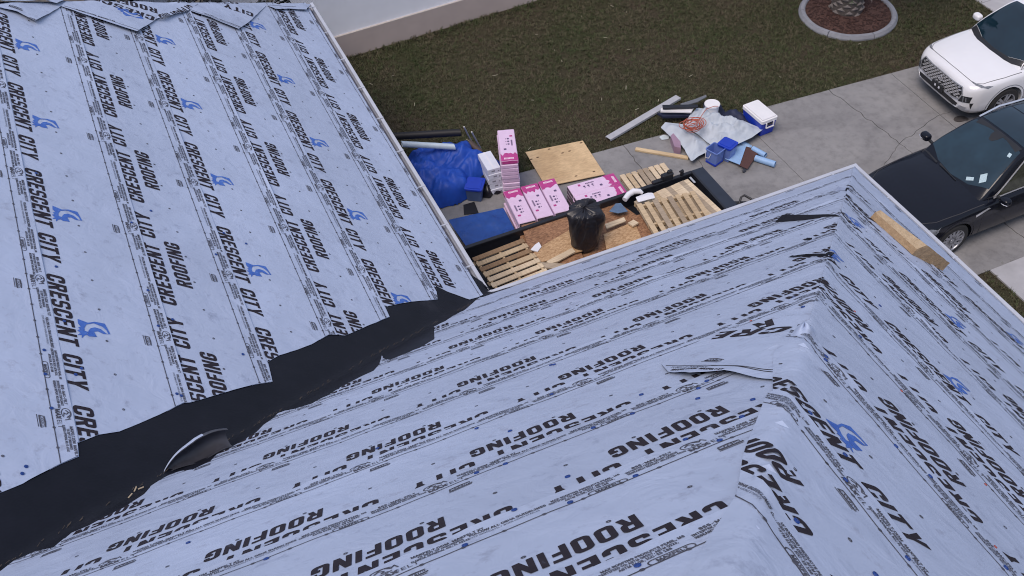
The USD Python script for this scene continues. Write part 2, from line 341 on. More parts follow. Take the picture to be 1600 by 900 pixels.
lapB = Polygon([(q[0], -q[1]/CB) for q in [onplane(z, 'B')[:2] for z in ((1246, 512), (1207, 560), (1206, 618), (1193, 631), (1174, 680), (1159, 720), (1149, 781), (1108, 844), (1072, 905), (1040, 950), (1120, 950), (1160, 800), (1215, 620), (1250, 530))]]).buffer(0)
lapB = unary_union([lapB, LineString([(lap0[0], -lap0[1]/CB) for lap0 in [(WE-6.75, -6.75), (WE-10, -10)]]).buffer(.12)]).buffer(.02).buffer(-.10)
regB0 = regB; regB = regB.difference(lapB)
regC = Polygon([(0.02, 0)]+[(lap[0][0]+.02, -lap[0][0]/CB)]+lap+[(-RB, RB/CB), (-(2*RB), 0)]).buffer(0)
ptsL = [sdL(p) for p in cutL]
hipL = lambda d: LE - d*CL*PL_/PB
EVB, EVL = .23/CB, .165/CL
regL = Polygon(ptsL + [(ptsL[-1][0]-1.2, XL/CL), (hipL(XL/CL), XL/CL), (LE, 0), (0.3, 0)]).buffer(0)

regB = regB.intersection(box(-60, EVB, 60, 60)); regC = regC.intersection(box(-13.0, .22/CB, 60, 60)); regL = regL.intersection(box(-60, EVL, LE-.13, 60))
linesB = [0.30, 1.27, 2.27, 3.24, 4.25, 5.28, 6.466, 7.652, 8.864, 9.994, 11.072, 12.20, 13.35]
linesC = [0.36, 1.40, 2.44, 3.50, 4.55, 5.504, 6.759, 7.743, 8.775, 9.939, 11.0, 12.1, 13.25]
linesL = [0.274, 1.275, 2.349, 3.300, 4.402, 5.418, 6.592, 7.70, 8.80]
# per row: kind of print, where a CRESCENT starts
rowB = {1: (1, .995), 2: (1, .279), 3: (1, -.481), 4: (1, .212), 5: (1, -.939), 6: (1, -.38), 7: (1, -1.453), 8: (1, -2.649), 9: (1, -1.95), 10: (1, -2.6), 11: (1, -1.2)}
rowC = {1: (2, -2.2), 2: (1, -3.1), 3: (2, -4.258), 4: (1, -5.65), 5: (2, -5.711), 6: (1, -6.381), 7: (1, -8.125), 8: (2, -6.85), 9: (1, -8.404), 10: (2, -7.0), 11: (1, -8)}
rowL = {0: (1, 1.453), 1: (2, 2.045), 2: (1, 3.398), 3: (2, 2.123), 4: (1, .425), 5: (2, .637), 6: (1, .9), 7: (2, .2)}
edge = {'B': .235, 'C': .225, 'L': .185}
per = {'B': 1.745, 'C': 1.745, 'L': 1.86}
fine_s = {}                                                     # where the small print's period starts, per course

def lift(pl, k, s, d, lines):
    """height of a course above the deck: its lower edge lies on the course below and stands up a little here and there"""
    lo = lines[k]-edge[pl] if k > 0 or True else 0
    t = np.clip((d-lo)/1.2, 0, 1)
    curl = np.maximum(nz(s, d*0+k*3.1, 2.6, 20+k, 2)+0.06, 0)*0.075
    up = 0.0
    if pl == 'C': up = .032*np.clip((s+d*CB+.12)/.12, 0, 1)
    return up + 0.010-0.007*t + curl*np.exp(-np.maximum(d-lo, 0)/0.09) + 0.003
def surf(pl, k, lines, sd, off=0.0):
    s, d = sd[:, 0], sd[:, 1]; x, y = XY[pl](s, d)
    return np.c_[x, y, zroof(x, y)+wrinkle(x, y)+lift(pl, k, s, d, lines)+off]
def cells(poly, step):
    """a polygon cut on a grid into small triangles: (vertices 2D, faces)"""
    x0, y0, x1, y1 = poly.bounds; gx = np.arange(x0, x1+step, step); gy = np.arange(y0, y1+step, step)
    V, F, n = [], [], 0
    bx_ = shapely.box(*np.broadcast_arrays(gx[:-1, None], gy[None, :-1], gx[1:, None], gy[None, 1:]))
    shapely.prepare(poly); inside = shapely.contains_properly(poly, bx_); touch = shapely.intersects(poly, bx_) & ~inside
    for b in bx_[inside]:
        a = b.bounds; V.append(np.array([(a[0], a[1]), (a[2], a[1]), (a[2], a[3]), (a[0], a[3])])); F.append(np.array([(0, 1, 2), (0, 2, 3)])+n); n += 4
    for b in bx_[touch]:
        g = poly.intersection(b); v, f = tri2d(g if g.geom_type in ('Polygon', 'MultiPolygon') else unary_union([q for q in getattr(g, 'geoms', []) if q.geom_type == 'Polygon']))
        if len(f): V.append(v); F.append(f+n); n += len(v)
    v, f = np.vstack(V), np.vstack(F)
    key = np.round(v/1e-5).astype(np.int64); uq, idx, inv = np.unique(key, axis=0, return_index=True, return_inverse=True)
    f = inv.ravel()[f]; f = f[(f[:, 0] != f[:, 1]) & (f[:, 1] != f[:, 2]) & (f[:, 0] != f[:, 2])]
    return v[idx], f
def upward(P, f):
    n = np.cross(P[f[:, 1]]-P[f[:, 0]], P[f[:, 2]]-P[f[:, 0]])[:, 2]
    f = f.copy(); f[n < 0] = f[n < 0][:, ::-1]; return f
class Print:
    """collects flat print in one course's plane coordinates"""
    def __init__(s, clip): s.clip = clip; shapely.prepare(clip); s.V, s.F, s.n = [], [], 0
    def add(s, item, s0, d0, su, sv, sub=0.0):
        p, (v, f) = item
        b = p.bounds; q = box(min(s0+su*b[0], s0+su*b[2]), min(d0+sv*b[1], d0+sv*b[3]), max(s0+su*b[0], s0+su*b[2]), max(d0+sv*b[1], d0+sv*b[3]))
        if not s.clip.intersects(q): return
        if s.clip.contains(q): vv, ff = v*[su, sv]+[s0, d0], f
        else:
            g = affinity.affine_transform(p, [su, 0, 0, sv, s0, d0]).buffer(0).intersection(s.clip)
            g = unary_union([x for x in getattr(g, 'geoms', [g]) if x.geom_type in ('Polygon', 'MultiPolygon')]) if not g.is_empty else g
            if g.is_empty: return
            vv, ff = tri2d(g)
            if sub and len(ff): vv, ff = subdiv(vv, ff, sub)
        if len(ff): s.V.append(vv); s.F.append(ff+s.n); s.n += len(vv)
    def mesh(s, pl, k, lines, off):
        if not s.V: return None
        sd = np.vstack(s.V); P = surf(pl, k, lines, sd, off); return trimesh.Trimesh(P, upward(P, np.vstack(s.F)), process=False)

capmesh = trimesh.creation.revolve(np.array([[0, .006], [.010, .0058], [.014, .0045], [.0145, 0.0], [0, 0]]), sections=14)
pin = trimesh.creation.revolve(np.array([[0, .0078], [.0035, .0075], [.004, .0055], [0, .0055]]), sections=8)
capmesh = cat_([capmesh, pin])
def course(pl, k, lines, reg, row, caps, name='underlay_course'):
    lo = 0.0 if k == 0 else lines[k]-edge[pl]
    hi = (lines[k+1]+0.10) if k+1 < len(lines) else 99
    if k == 0 and pl == 'L': lo = -0.02
    poly = reg.intersection(box(-60, lo, 60, hi))
    if poly.is_empty or poly.area < .02: return
    poly = unary_union([g for g in getattr(poly, 'geoms', [poly]) if g.geom_type == 'Polygon' and g.area > .01])
    # hand-cut edges waver a little
    v, f = cells(poly, 0.075 if pl != 'C' else 0.062)
    P = surf(pl, k, lines, v); f = upward(P, f); m = trimesh.Trimesh(P, f, process=False)
    root = obj(name, thick(m, 0.0025), FELT[(k*7+ord(pl)) % 3], house, smooth=35)
    vis = reg.intersection(box(-60, lo, 60, hi))
    T = per[pl]; smn, _, smx, _ = poly.bounds
    big = Print(vis); fine = Print(vis); blue = Print(vis)
    # big lettering of the row between this line and the next (printed on this sheet, under the next one's edge)
    if k in row:
        kind, c0 = row[k]; su = {('B', 1): -1, ('B', 2): 1, ('L', 1): 1, ('L', 2): -1, ('C', 1): 1, ('C', 2): -1}[pl, kind]; sv = 1 if kind == 1 else -1; su = su*T/1.86
        nxt = lines[k+1]; a = c0-40*T
        while a < smx+2*T:
            if a > smn-2*T:
                if kind == 1:
                    b = nxt-.352; big.add(BIG['CRESCENT'], a, b, su, sv, .062); big.add(BIG['CITY'], a+su*1.18, b, su, sv, .062); big.add(BIG['ROOFING'], a+su*.34, nxt-.61, su, sv, .062)
                else:
                    b = nxt-.195 if pl == 'L' else nxt-.235; big.add(BIG['CRESCENT'], a, b, su, sv, .062); big.add(BIG['CITY'], a+su*1.18, b, su, sv, .062); blue.add(LOGOT, a+su*.66, b-.20, su, sv, .08)
            a += T
        # guide marks in the field of the sheet
        a = c0-40*T
        while a < smx+T:
            if a > smn-T: fine.add(DOT, a, nxt-.655, 1, 1)
            a += T/4
    # line, guide marks and small print along this sheet's lower edge
    d0 = lines[k]; su = 1 if pl == 'B' else -1
    segs = np.arange(smn-.2, smx+.2, .12)
    lp = box(smn-.2, d0-.0045, smx+.2, d0+.0045); g = lp.intersection(vis)
    if not g.is_empty:
        lv, lf = cells(unary_union([q for q in getattr(g, 'geoms', [g]) if q.geom_type == 'Polygon']), .08); fine.V.append(lv); fine.F.append(lf+fine.n); fine.n += len(lv)
    f0 = {('B', 9): -2.95, ('B', 8): -2.42, ('B', 10): -3.1}.get((pl, k), (k*.61) % T); a = f0-40*T
    while a < smx+2*T:
        if a > smn-2*T:
            for it in FINE: fine.add(it, a, d0, su, -1)
            for q in range(8): fine.add(DOT, a+q*T/8+.16, d0, 1, 1)
        a += T
    for nm, pr, mt, off in (('printed_lettering', big, INK, .0042), ('small_print', fine, INKF, .0038), ('printed_badge', blue, INKB, .0040)):
        ms = pr.mesh(pl, k, lines, off)
        if ms is not None: obj(nm, ms, mt, root, kind='stuff')
    for (px, red) in caps.get((pl, k), []):
        pass
    return root
# cap nails: seen in the photograph, given as sight lines; each belongs to the course it pins
capB = [(797, 675), (790, 728), (727, 856), (891, 788), (887, 747), (993, 747), (1124, 692), (996, 887), (804, 803), (1071, 689), (1159, 653), (1091, 609), (1104, 598), (1196, 573), (1176, 626), (988, 650), (1090, 625), (1159, 654), (927, 671), (745, 671), (295, 850), (417, 876), (862, 618), (866, 571), (745, 742), (590, 702), (1002, 618), (861, 572), (1254, 482), (1240, 467)]
capBlobs = [(1118, 863), (1104, 890), (1152, 794), (1168, 744), (1229, 558), (1216, 602), (1210, 627), (1196, 660), (1187, 701), (1244, 816), (1320, 712), (1265, 648), (1290, 560), (1399, 699), (1320, 753), (1417, 875), (1453, 746), (1367, 900), (1570, 890), (1289, 566), (1343, 529), (1375, 478)]
capL = [(70, 549), (72, 587), (82, 640), (101, 503), (119, 587), (270, 500), (248, 511), (232, 456), (277, 617), (284, 620), (88, 417), (36, 742), (128, 577), (57, 272), (380, 555), (236, 330), (206, 349), (350, 365), (385, 382), (338, 399), (42, 731)]
capR = [(1173, 503), (1109, 538), (1121, 583), (1408, 613), (1539, 759), (1554, 857), (1335, 488)]
caps_by = {}
def put_caps():
    out = {}
    for lst, red in ((capB, 0), (capBlobs, 0), (capL, 0), (capR, 1)):
        for px in lst:
            if lst is capL: pl = 'L'
            else: pl = 'B' if px[0] < 1335-185*(px[1]-270)/630.0 else 'C'
            out.setdefault(pl, []).append((px, red))
    return out
CAPS = put_caps()
def capnails(pl, k, lines, root, reg):
    lo = lines[k]-edge[pl]; hi = lines[k+1]-edge[pl] if k+1 < len(lines) else 99
    for px, red in CAPS.get(pl, []):
        s, d = SD[pl](px)
        if lo <= d < hi:
            p = surf(pl, k, lines, np.array([[s, d]]), .003)[0]
            m = capmesh.copy(); n = {'B': (0, PB, 1), 'C': (PB, 0, 1), 'L': (PL_, 0, 1)}[pl]
            sc = (1.5 if px in capBlobs[:2] else 1.15) if not red else 0.8
            m.apply_scale([sc, sc, sc]); m.apply_transform(trimesh.geometry.align_vectors((0, 0, 1), np.array(n)/np.linalg.norm(n))); m.apply_translation(p)
            obj('cap_nail', m, CAPR if red else CAP, root, smooth=40)
for pl, lines, reg, row in (('L', linesL, regL, rowL), ('B', linesB, regB, rowB), ('C', linesC, regC, rowC)):
    for k in range(len(lines)):
        r = course(pl, k, lines, reg, row, {})
        if r: capnails(pl, k, lines, r, reg)
# ---- valley membrane: black self-adhesive sheet lying in the valley, under the felt on both sides
mem = []
wl = Polygon([(1.0+.0, .02), (.05, .02)] + [tuple(XY['L'](*p)) for p in ptsL] ) if False else None
axis = np.linspace(0, 9.4, 95)                                  # plan distance down x of the valley line
def valley(u, v):
    x = .10-axis[-1]*u; yv = x*PL_/PB
    w = (v-.5)*2
    nx, ny = -PL_/PB, 1.0                                       # across, towards plane L (+)
    across = np.where(w > 0, w*1.25, w*1.05)
    X = x+nx*across*.62; Y = yv+ny*across*.62
    Y = np.minimum(Y, np.where(X > 0, 0, 9)); 
    Z = zroof(X, Y)+.55*wrinkle(X, Y)+.0005
    Z = Z + .012*np.exp(-(w/.05)**2)*nz(X, Y, 3.0, 5, 2)
    return np.c_[X, Y, Z]
mv = gridmesh(150, 46, valley); memb = obj('valley_membrane', mv, MEMB, house, smooth=40)
# brown line of grit along the crease
cr = []
for x in np.linspace(-.25, -6.2, 90):
    for q in range(2 if rng.uniform() < .55 else 0):
        xx = x+rng.uniform(-.03, .03); yy = xx*PL_/PB+rng.normal(0, .012)+.03*math.sin(x*2.2); cr.append(bx(xx, yy, float(zroof(xx, yy)+.55*wrinkle(xx, yy))+.013, rng.uniform(.01, .05), rng.uniform(.003, .007), .002, rng.uniform(-.3, .3)+.7))
obj('crease_grit', cat_(cr), plain('grit_brown', (.055, .045, .04), .9), memb, kind='stuff')
# wood splinters left on the membrane
for px in ((205, 777), (214, 769), (222, 766)):
    p = onplane(px, 'B'); obj('wood_chip', bx(p[0], p[1], float(zroof(p[0], p[1]))+.02, .05, .012, .005, rng.uniform(0, 2)), plain('chip_pale', (.30, .25, .18), .8) if 'chip_pale' not in _mats else _mats['chip_pale'], memb)

def flap(pts, plane, lifts, name='lifted_flap', mt=None, text=None, z0=.022, th=.003, n=14):
    """a loose end of sheet: outline by sight lines on a roof plane, each corner lifted by so much; the inside is filled smoothly"""
    P = np.array([onplane(p, plane)[:2] for p in pts]); poly = Polygon(P).buffer(0)
    v, f = cells(poly, .05)
    d = np.linalg.norm(v[:, None]-P[None], axis=2)+.02; w = d**-2.2; h = (w*np.array(lifts)).sum(1)/w.sum(1)
    z = zroof(v[:, 0], v[:, 1])+wrinkle(v[:, 0], v[:, 1])+z0+h
    Q = np.c_[v, z]; f = upward(Q, f); m = trimesh.Trimesh(Q, f, process=False)
    r = obj(name, thick(m, th), mt or FELT[0], house, smooth=40)
    # black underside, a hair below
    u = trimesh.Trimesh(Q-[0, 0, th+.0015], f, process=False); obj('underside', u, UNDER, r)
    def s3(v2, off=.002):
        d = np.linalg.norm(v2[:, None]-P[None], axis=2)+.02; w = d**-2.2; h = (w*np.array(lifts)).sum(1)/w.sum(1)
        return np.c_[v2, zroof(v2[:, 0], v2[:, 1])+wrinkle(v2[:, 0], v2[:, 1])+z0+h+off]
    V, F, k = [], [], 0
    VB, FB, kb = [], [], 0
    for it, o, ex, ey in (text or []):
        o2 = onplane(o, plane)[:2]; a = onplane(ex, plane)[:2]-o2; b = onplane(ey, plane)[:2]-o2
        a /= np.linalg.norm(a); b = b-a*(a@b); b /= np.linalg.norm(b)
        g = affinity.affine_transform(it, [a[0], b[0], a[1], b[1], o2[0], o2[1]]).buffer(0).intersection(poly)
        vv, ff = subdiv(*tri2d(g), .07)
        if not len(ff): continue
        if it is _lg: VB.append(vv); FB.append(ff+kb); kb += len(vv)
        else: V.append(vv); F.append(ff+k); k += len(vv)
    for VV, FF, mm, nm in ((V, F, INK, 'printed_lettering'), (VB, FB, INKB, 'printed_badge')):
        if VV:
            q = s3(np.vstack(VV)); obj(nm, trimesh.Trimesh(q, upward(q, np.vstack(FF)), process=False), mm, r, kind='stuff')
    return r
rule = lambda L: box(0, -.005, L, .005)
# sheet ends folded over the far hip of the left wing
flap([(-14, 12), (0, 15), (30, 24), (58, 39), (84, 21), (112, 1), (70, 7)], 'L', [.01, .03, .05, .06, .02, .0, .0], text=[(rule(1.6), (4, 19), (58, 37), (20, 0)), (badge(), (16, 15), (30, 20), (24, 8)), (smalltext('MAX ROOFING PRODUCTS PEARL, MS', .03, True), (22, 26), (52, 37), (30, 15))])
flap([(-16, 4), (0, 9), (72, 8), (92, 13), (112, 1), (60, -2), (-10, -4)], 'L', [.0, .05, .05, .04, .0, .0, .0], text=[(ROOF, (0, 8.5), (30, 7), (4, 0)), (CITY, (78, 10), (96, 3), (70, 6))], z0=.05)
flap([(97, 13), (120, 22), (170, 40), (217, 56), (245, 33), (276, 8), (180, 3.5), (110, 1)], 'L', [.02, .04, .05, .06, .02, .0, .0, .0], text=[(rule(2.1), (102, 13.5), (216, 53), (150, 5)), (_lg, (196, 29), (180, 13), (208, 22)), (CRESC, (243, 30), (185, 9), (236, 40)), (ROOF, (246, 17), (196, 2), (240, 26)), (smalltext('MAXFELT.COM  MAXFELT XT', .03, True), (120, 20), (200, 47), (140, 5))])
flap([(246, 34), (258, 34), (275, 27), (298, 19), (310, 8), (276, 8)], 'L', [.03, .07, .04, .02, .0, .0], text=[(ROOF, (287, 18), (258, 28), (290, 24)), (CITY, (296, 11), (262, 22), (300, 16))], z0=.03)
flap([(297, 19), (330, 32), (375, 51), (396, 32), (416, 11), (312, 8)], 'L', [.02, .05, .06, .02, .0, .0], text=[(rule(1.4), (300, 19), (374, 49), (330, 10)), (CITY, (396, 24), (345, 6), (390, 30)), (smalltext('FOLLOW ALL OSHA GUIDELINES', .03, True), (320, 26), (365, 44), (330, 15))])
flap([(417, 11), (432, 19), (452, 17), (480, 20), (486, 9)], 'L', [.01, .04, .02, .04, .0], text=[(rule(.7), (420, 12), (480, 16), (440, 9))], z0=.03)
# loose ends and pleats on the near hip
flap([(1033, 573), (1045, 560), (1075, 545), (1150, 505), (1230, 478), (1262, 505), (1250, 560), (1206, 597), (1130, 589), (1075, 592), (1043, 585)], 'B', [.015, .015, .0, -.004, -.006, -.006, .0, .02, .055, .055, .02],
     text=[(affinity.scale(CRESC.intersection(box(0, 0, .36, .2)), 1.5, 1, origin=(0, 0)), (1240, 510), (1150, 519), (1230, 524)), (affinity.scale(ROOF.intersection(box(0, 0, .1, .2)), 1.5, 1, origin=(0, 0)), (1206, 500), (1170, 510), (1200, 506)), (rule(1.25), (1040, 576), (1120, 581), (1050, 560)), (rule(.9), (1110, 581), (1204, 583), (1120, 560)),
           (smalltext('MAXFELT.COM  MAXFELT XT', .028, True), (1046, 584), (1130, 590), (1050, 560)), (smalltext('TX DEPT OF INSURANCE', .024), (1046, 580), (1130, 586), (1050, 560)), (badge(), (1098, 571), (1120, 573), (1100, 560))], z0=.016, mt=FELT[1])
def wedge(px0, px1, plane, h0, h1, back, name='pleat_fold'):
    """a fold standing up from the sheet: dark open side facing up the roof, pale top sloping back down"""
    a, b = onplane(px0, plane), onplane(px1, plane); dn = {'B': np.array([0, 1., 0]), 'C': np.array([1., 0, 0])}[plane]
    t = np.linspace(0, 1, 9); rows = []
    for q in t:
        p = a+(b-a)*q; h = h0+(h1-h0)*q; bk = p+dn*back*(1-.5*q)
        zz = lambda w: float(zroof(w[0], w[1])+wrinkle(w[0], w[1]))
        rows.append([[p[0], p[1], zz(p)+.012], [p[0], p[1], zz(p)+.02+h], [*(p+dn*back*.35)[:2], zz(p+dn*back*.35)+.03+h*.75], [bk[0], bk[1], zz(bk)+.016]])
    R = np.array(rows)
    def strip(i, j):
        v = np.vstack([R[:, i], R[:, j]]); n = len(R); k = np.arange(n-1); return trimesh.Trimesh(v, np.vstack([np.c_[k, k+n, k+1], np.c_[k+1, k+n, k+n+1]]), process=False)
    end = trimesh.Trimesh(R[0], [[0, 1, 2], [0, 2, 3]], process=False)
    r = obj(name, cat_([strip(1, 2), strip(2, 3)]), FELT[2], house, smooth=60)
    obj('underside', cat_([strip(0, 1), end]), UNDER, r)
wedge((1224, 348), (1316, 339), 'B', .115, .012, .16)
wedge((1310, 300), (1325, 299), 'B', .08, .05, .12)
wedge((1262, 377), (1268, 376), 'B', .03, .02, .06)
wedge((1240, 403), (1300, 401), 'B', .02, .03, .08)
wedge((1298, 402), (1304, 395), 'B', .07, .02, .12)
# the knob where a pleat bulges up on the hip
def knob(u, v):
    a = u*2*np.pi; r = v
    c = onplane((1243, 522), 'B'); e = .20*r*np.cos(a); g = .09*r*np.sin(a); X = c[0]+.7*e+.7*g+.03; Y = c[1]+.7*e-.7*g-.03
    return np.c_[X, Y, zroof(X, Y)+wrinkle(X, Y)+.022+.075*np.maximum(1-r*r, 0)**1.5*(1+.25*np.cos(3*a+1))]
kn = obj('pleat_bulge', gridmesh(40, 12, knob), FELT[1], house, smooth=50)
# the membrane's edge curled up into an open roll beside the valley, pale backing on its outside
a, b = onplane((256, 744), 'B'), onplane((364, 699), 'B'); ax = (b-a)/np.linalg.norm(b-a); nb = np.array([0, PB, 1.])/math.hypot(PB, 1); sd_ = np.cross(nb, ax)
def curl_r(u): return   .008+.112*np.sin(np.clip(u*1.25, 0, 1)*np.pi/2)**.9*(1-.28*np.clip(u-.55, 0, 1)/.45)
def curl(lo, hi, dr=0.0, u1=1.0):
    def fn(u, v):
        u = u*u1; ang = np.radians(lo+(hi-lo)*v); r = curl_r(u); c = a+np.outer(u, b-a)+nb*.006+np.outer(r, nb)+np.outer(.012*np.sin(u*9), nb)
        return c-np.outer((r+dr)*np.cos(ang), sd_)+np.outer((r+dr)*np.sin(ang), nb)
    return fn
obj('membrane_curl', thick(gridmesh(30, 24, curl(62, 285)), .003), plain('membrane_film', (.045, .047, .060), .38, var=.3), house, smooth=50)
obj('lifted_flap', thick(gridmesh(24, 10, curl(66, 135, .005, .66)), .002), FELT[0], house, smooth=50)
# ---- closed deck below the sheets and the planes out of sight
def deckz(x, y): return zroof(x, y)-.02
XR = -14.6
def quad(a, b, c, d): return trimesh.Trimesh([a, b, c, d], [[0, 1, 2], [0, 2, 3]], process=False)
dk = []
ridge_z = HE+PB*RB
vx = -XL; vy = vx*PL_/PB; lz = HE+PL_*XL; hy = LE-XL*PL_/PB
e = .16; dv = -.10
P = lambda x, y, z: (x, y, z+dv)
zb_, zl_ = HE+PB*e, HE+PL_*e
dk.append(trimesh.Trimesh([P(WE-e, -e, zb_), P(WE-RB, -RB, ridge_z), P(WE-e, -2*RB+e, zb_)], [[0, 2, 1]], process=False))
dk.append(trimesh.Trimesh([P(-e, -e, zb_), P(WE-e, -e, zb_), P(WE-RB, -RB, ridge_z), P(XR, -RB, ridge_z), P(XR, -e, zb_), P(2*vx+e, -e, zb_), P(vx, vy, lz)], [[0, 1, 2], [0, 2, 6], [2, 3, 6], [3, 5, 6], [3, 4, 5]], process=False))
dk.append(quad(P(-e, -e, zl_), P(vx, vy, lz), P(vx, hy, lz), P(-e, LE-e, zl_))); dk.append(quad(P(2*vx+e, -e, zl_), P(2*vx+e, LE-e, zl_), P(vx, hy, lz), P(vx, vy, lz)))
dk.append(trimesh.Trimesh([P(-e, LE-e, zl_), P(vx, hy, lz), P(2*vx+e, LE-e, zl_)], [[0, 1, 2]], process=False))
dk.append(quad(P(WE-e, -2*RB+e, zb_), P(XR, -2*RB+e, zb_), P(XR, -RB, ridge_z), P(WE-RB, -RB, ridge_z)))
obj('roof_deck', cat_(dk), FELT[2], house)
# eave edge: fascia and drip edge, soffit
def eave(a, b, out, top=.0):
    a, b, out = np.array(a, float), np.array(b, float), np.array(out, float); d = b-a; L = np.linalg.norm(d); m = (a+b)/2
    rz = math.atan2(d[1], d[0])
    return bx(m[0]-out[0]*.165, m[1]-out[1]*.165, HE-.06, L-.32, .02, .22, rz)
obj('fascia', eave((0, 0), (WE, 0), (0, 1)), FASCIA, house); obj('fascia', eave((WE, 0), (WE, -2*RB), (1, 0)), FASCIA, house); obj('fascia', eave((0, 0), (0, LE), (1, 0)), FASCIA, house); obj('fascia', eave((0, LE), (2*vx, LE), (0, 1)), FASCIA, house)
# gutters: K-shaped trough with hanger straps
def gutter(a, b, out, spacing, first, GZ):
    a, b, out = np.array([*a, 0.]), np.array([*b, 0.]), np.array([*out, 0.]); d = b-a; L = np.linalg.norm(d); d /= L
    prof = np.array([(-.150, .0), (-.150, -.095), (-.050, -.10), (-.026, -.062), (.0, -.030), (.0, .0), (-.008, .006), (-.056, .004), (-.060, -.014)])
    n = len(prof); rows = []
    for t in np.linspace(0, L, int(L/.25)+2): rows.append(a+d*t+np.outer(prof[:, 0], out)+np.outer(prof[:, 1], (0, 0, 1))+[0, 0, GZ+.006*math.sin(t*1.1)])
    R = np.array(rows); m = gridmesh(len(R), n, lambda u, v: R.reshape(-1, 3)); 
    g = obj('gutter', thick(m, .002), ALU, house, smooth=30)
    lip = tube([a+d*t+out*(-.006)+[0, 0, GZ+.004+.006*math.sin(t*1.1)] for t in np.linspace(0, L, 30)], .007, 6); obj('rolled_lip', lip, ALU, g, smooth=60)
    e0 = prism(Polygon([(p[0]-.005, p[1]) for p in prof[:7]]), 0, .003)
    for end in (a, b):
        M = np.eye(4); M[:3, 0] = out; M[:3, 1] = (0, 0, 1); M[:3, 2] = np.cross(out, (0, 0, 1)); M[:3, 3] = end+[0, 0, GZ]; q = e0.copy(); q.apply_transform(M); obj('end_cap', q, ALU, g)
    t = first
    while t < L:
        c = a+d*t-out*.08+[0, 0, GZ+.012]; obj('hanger_strap', bx(c[0], c[1], c[2], .028 if abs(d[0]) > .5 else .16, .16 if abs(d[0]) > .5 else .028, .008), ALU, g); t += spacing
    # grit and leaves washed into the trough
    c = (a+b)/2-out*.10+[0, 0, GZ-.088]; obj('gutter_silt', bx(c[0], c[1], c[2], L if abs(d[0]) > .5 else .06, .06 if abs(d[0]) > .5 else L, .012), ALUIN, g)
gutter((0.0, .02), (0.0, LE), (1, 0), 1.02, .60, HE+.012)
gutter((-.30, 0.0), (WE, 0.0), (0, 1), 2.95, .30, HE+.040)
gutter((WE, -.004), (WE, -2*RB), (1, 0), 1.5, .9, HE+.040)
# walls under the eaves
wl = []
for (x0, x1, y0, y1) in ((2*vx+.4, -.4, -.39, LE-.4), (XR+.4, WE-.4, -2*RB+.4, -.4)): wl.append(bx((x0+x1)/2, (y0+y1)/2, (HE-.16)/2, x1-x0, y1-y0, HE-.16))
obj('wall', wl[0], BRICKW, house); obj('wall', wl[1], BRICKW, house)
obj('soffit', bx(WE/2+.0, -.19, HE-.20, WE, .36, .012), plain('soffit_white', (.6, .6, .6), .6), house); obj('soffit', bx(WE-.19, -RB, HE-.205, .36, 2*RB, .012), _mats['soffit_white'], house); obj('soffit', bx(-.19, LE/2, HE-.21, .36, LE, .012), _mats['soffit_white'], house)
gb = trimesh.Trimesh([(XR, 0, HE-.1), (XR, -2*RB, HE-.1), (XR, -RB, ridge_z-.05)], [[0, 2, 1]], process=False); obj('gable_wall', gb, BRICKW, house)

# ---- the tan board lying on the right-hand slope
TAN = mat('tan_board', {'g': ('geometry', {}), 'n': ('noise_texture', {'scale': 14.0, 'detail': 7.0, 'roughness': 0.75}), 'n2': ('noise_texture', {'scale': 70.0, 'detail': 3.0}),
     'r': ('rgb_ramp', {'ramp': [(0.25, (.27, .19, .115)), (0.5, (.43, .325, .205)), (0.75, (.52, .41, .28))]}), 'b': ('bump', {'strength': 0.6, 'distance': 0.02}), 'p': ('principled_bsdf', {'roughness': 0.9})},
     [('g.position', 'n.vector'), ('g.position', 'n2.vector'), ('n.fac', 'r.fac'), ('r.color', 'p.base_color'), ('n2.fac', 'b.height'), ('b.normal', 'p.normal')])
pc = [np.array(onplane(p, 'C')) for p in ((1359, 341), (1424, 399), (1469, 423))]; nC = np.array([PB, 0, 1.])/math.hypot(PB, 1); dC_ = np.array([1., 0, -PB])/math.hypot(PB, 1)
wd = [.12, .24, .10]; V = []
for p, w in zip(pc, wd): h_ = p+nC*.105+np.array([w*.62, 0, .0]); V += [p+nC*.012, p+nC*.10, h_, h_-nC*((h_-p)@nC-.012)]
F = []
for i in range(2):
    for j in range(4): q = (i*4+j, i*4+(j+1) % 4, i*4+4+(j+1) % 4, i*4+4+j); F += [(q[0], q[1], q[2]), (q[0], q[2], q[3])]
F += [(0, 2, 1), (0, 3, 2), (8, 9, 10), (8, 10, 11)]
tb = trimesh.Trimesh(np.array(V), F, process=False); tb.fix_normals(); v_, f_ = subdiv(tb.vertices, tb.faces, .05); v_ = v_+np.c_[nz(v_[:, 0], v_[:, 1], 14, 3), nz(v_[:, 1], v_[:, 2], 14, 4), nz(v_[:, 0], v_[:, 2], 14, 5)]*.014
tbd = UsdGeom.Xform.Define(stage, '/World/tan_board').GetPrim(); meta(tbd, 'tan fibrous board, bent in the middle, lying on the right-hand roof slope near the gutter', 'board')
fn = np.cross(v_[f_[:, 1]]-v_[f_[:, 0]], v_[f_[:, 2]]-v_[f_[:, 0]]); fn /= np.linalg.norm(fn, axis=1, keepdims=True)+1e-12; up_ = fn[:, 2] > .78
TAN2 = mat('tan_board_cut', {'g': ('geometry', {}), 'n': ('noise_texture', {'scale': 16.0, 'detail': 7.0, 'roughness': 0.75}), 'r': ('rgb_ramp', {'ramp': [(0.25, (.21, .14, .08)), (0.5, (.31, .215, .125)), (0.75, (.42, .30, .18))]}), 'b': ('bump', {'strength': 0.8, 'distance': 0.02}), 'p': ('principled_bsdf', {'roughness': 0.9})}, [('g.position', 'n.vector'), ('n.fac', 'r.fac'), ('r.color', 'p.base_color'), ('n.fac', 'b.height'), ('b.normal', 'p.normal')])
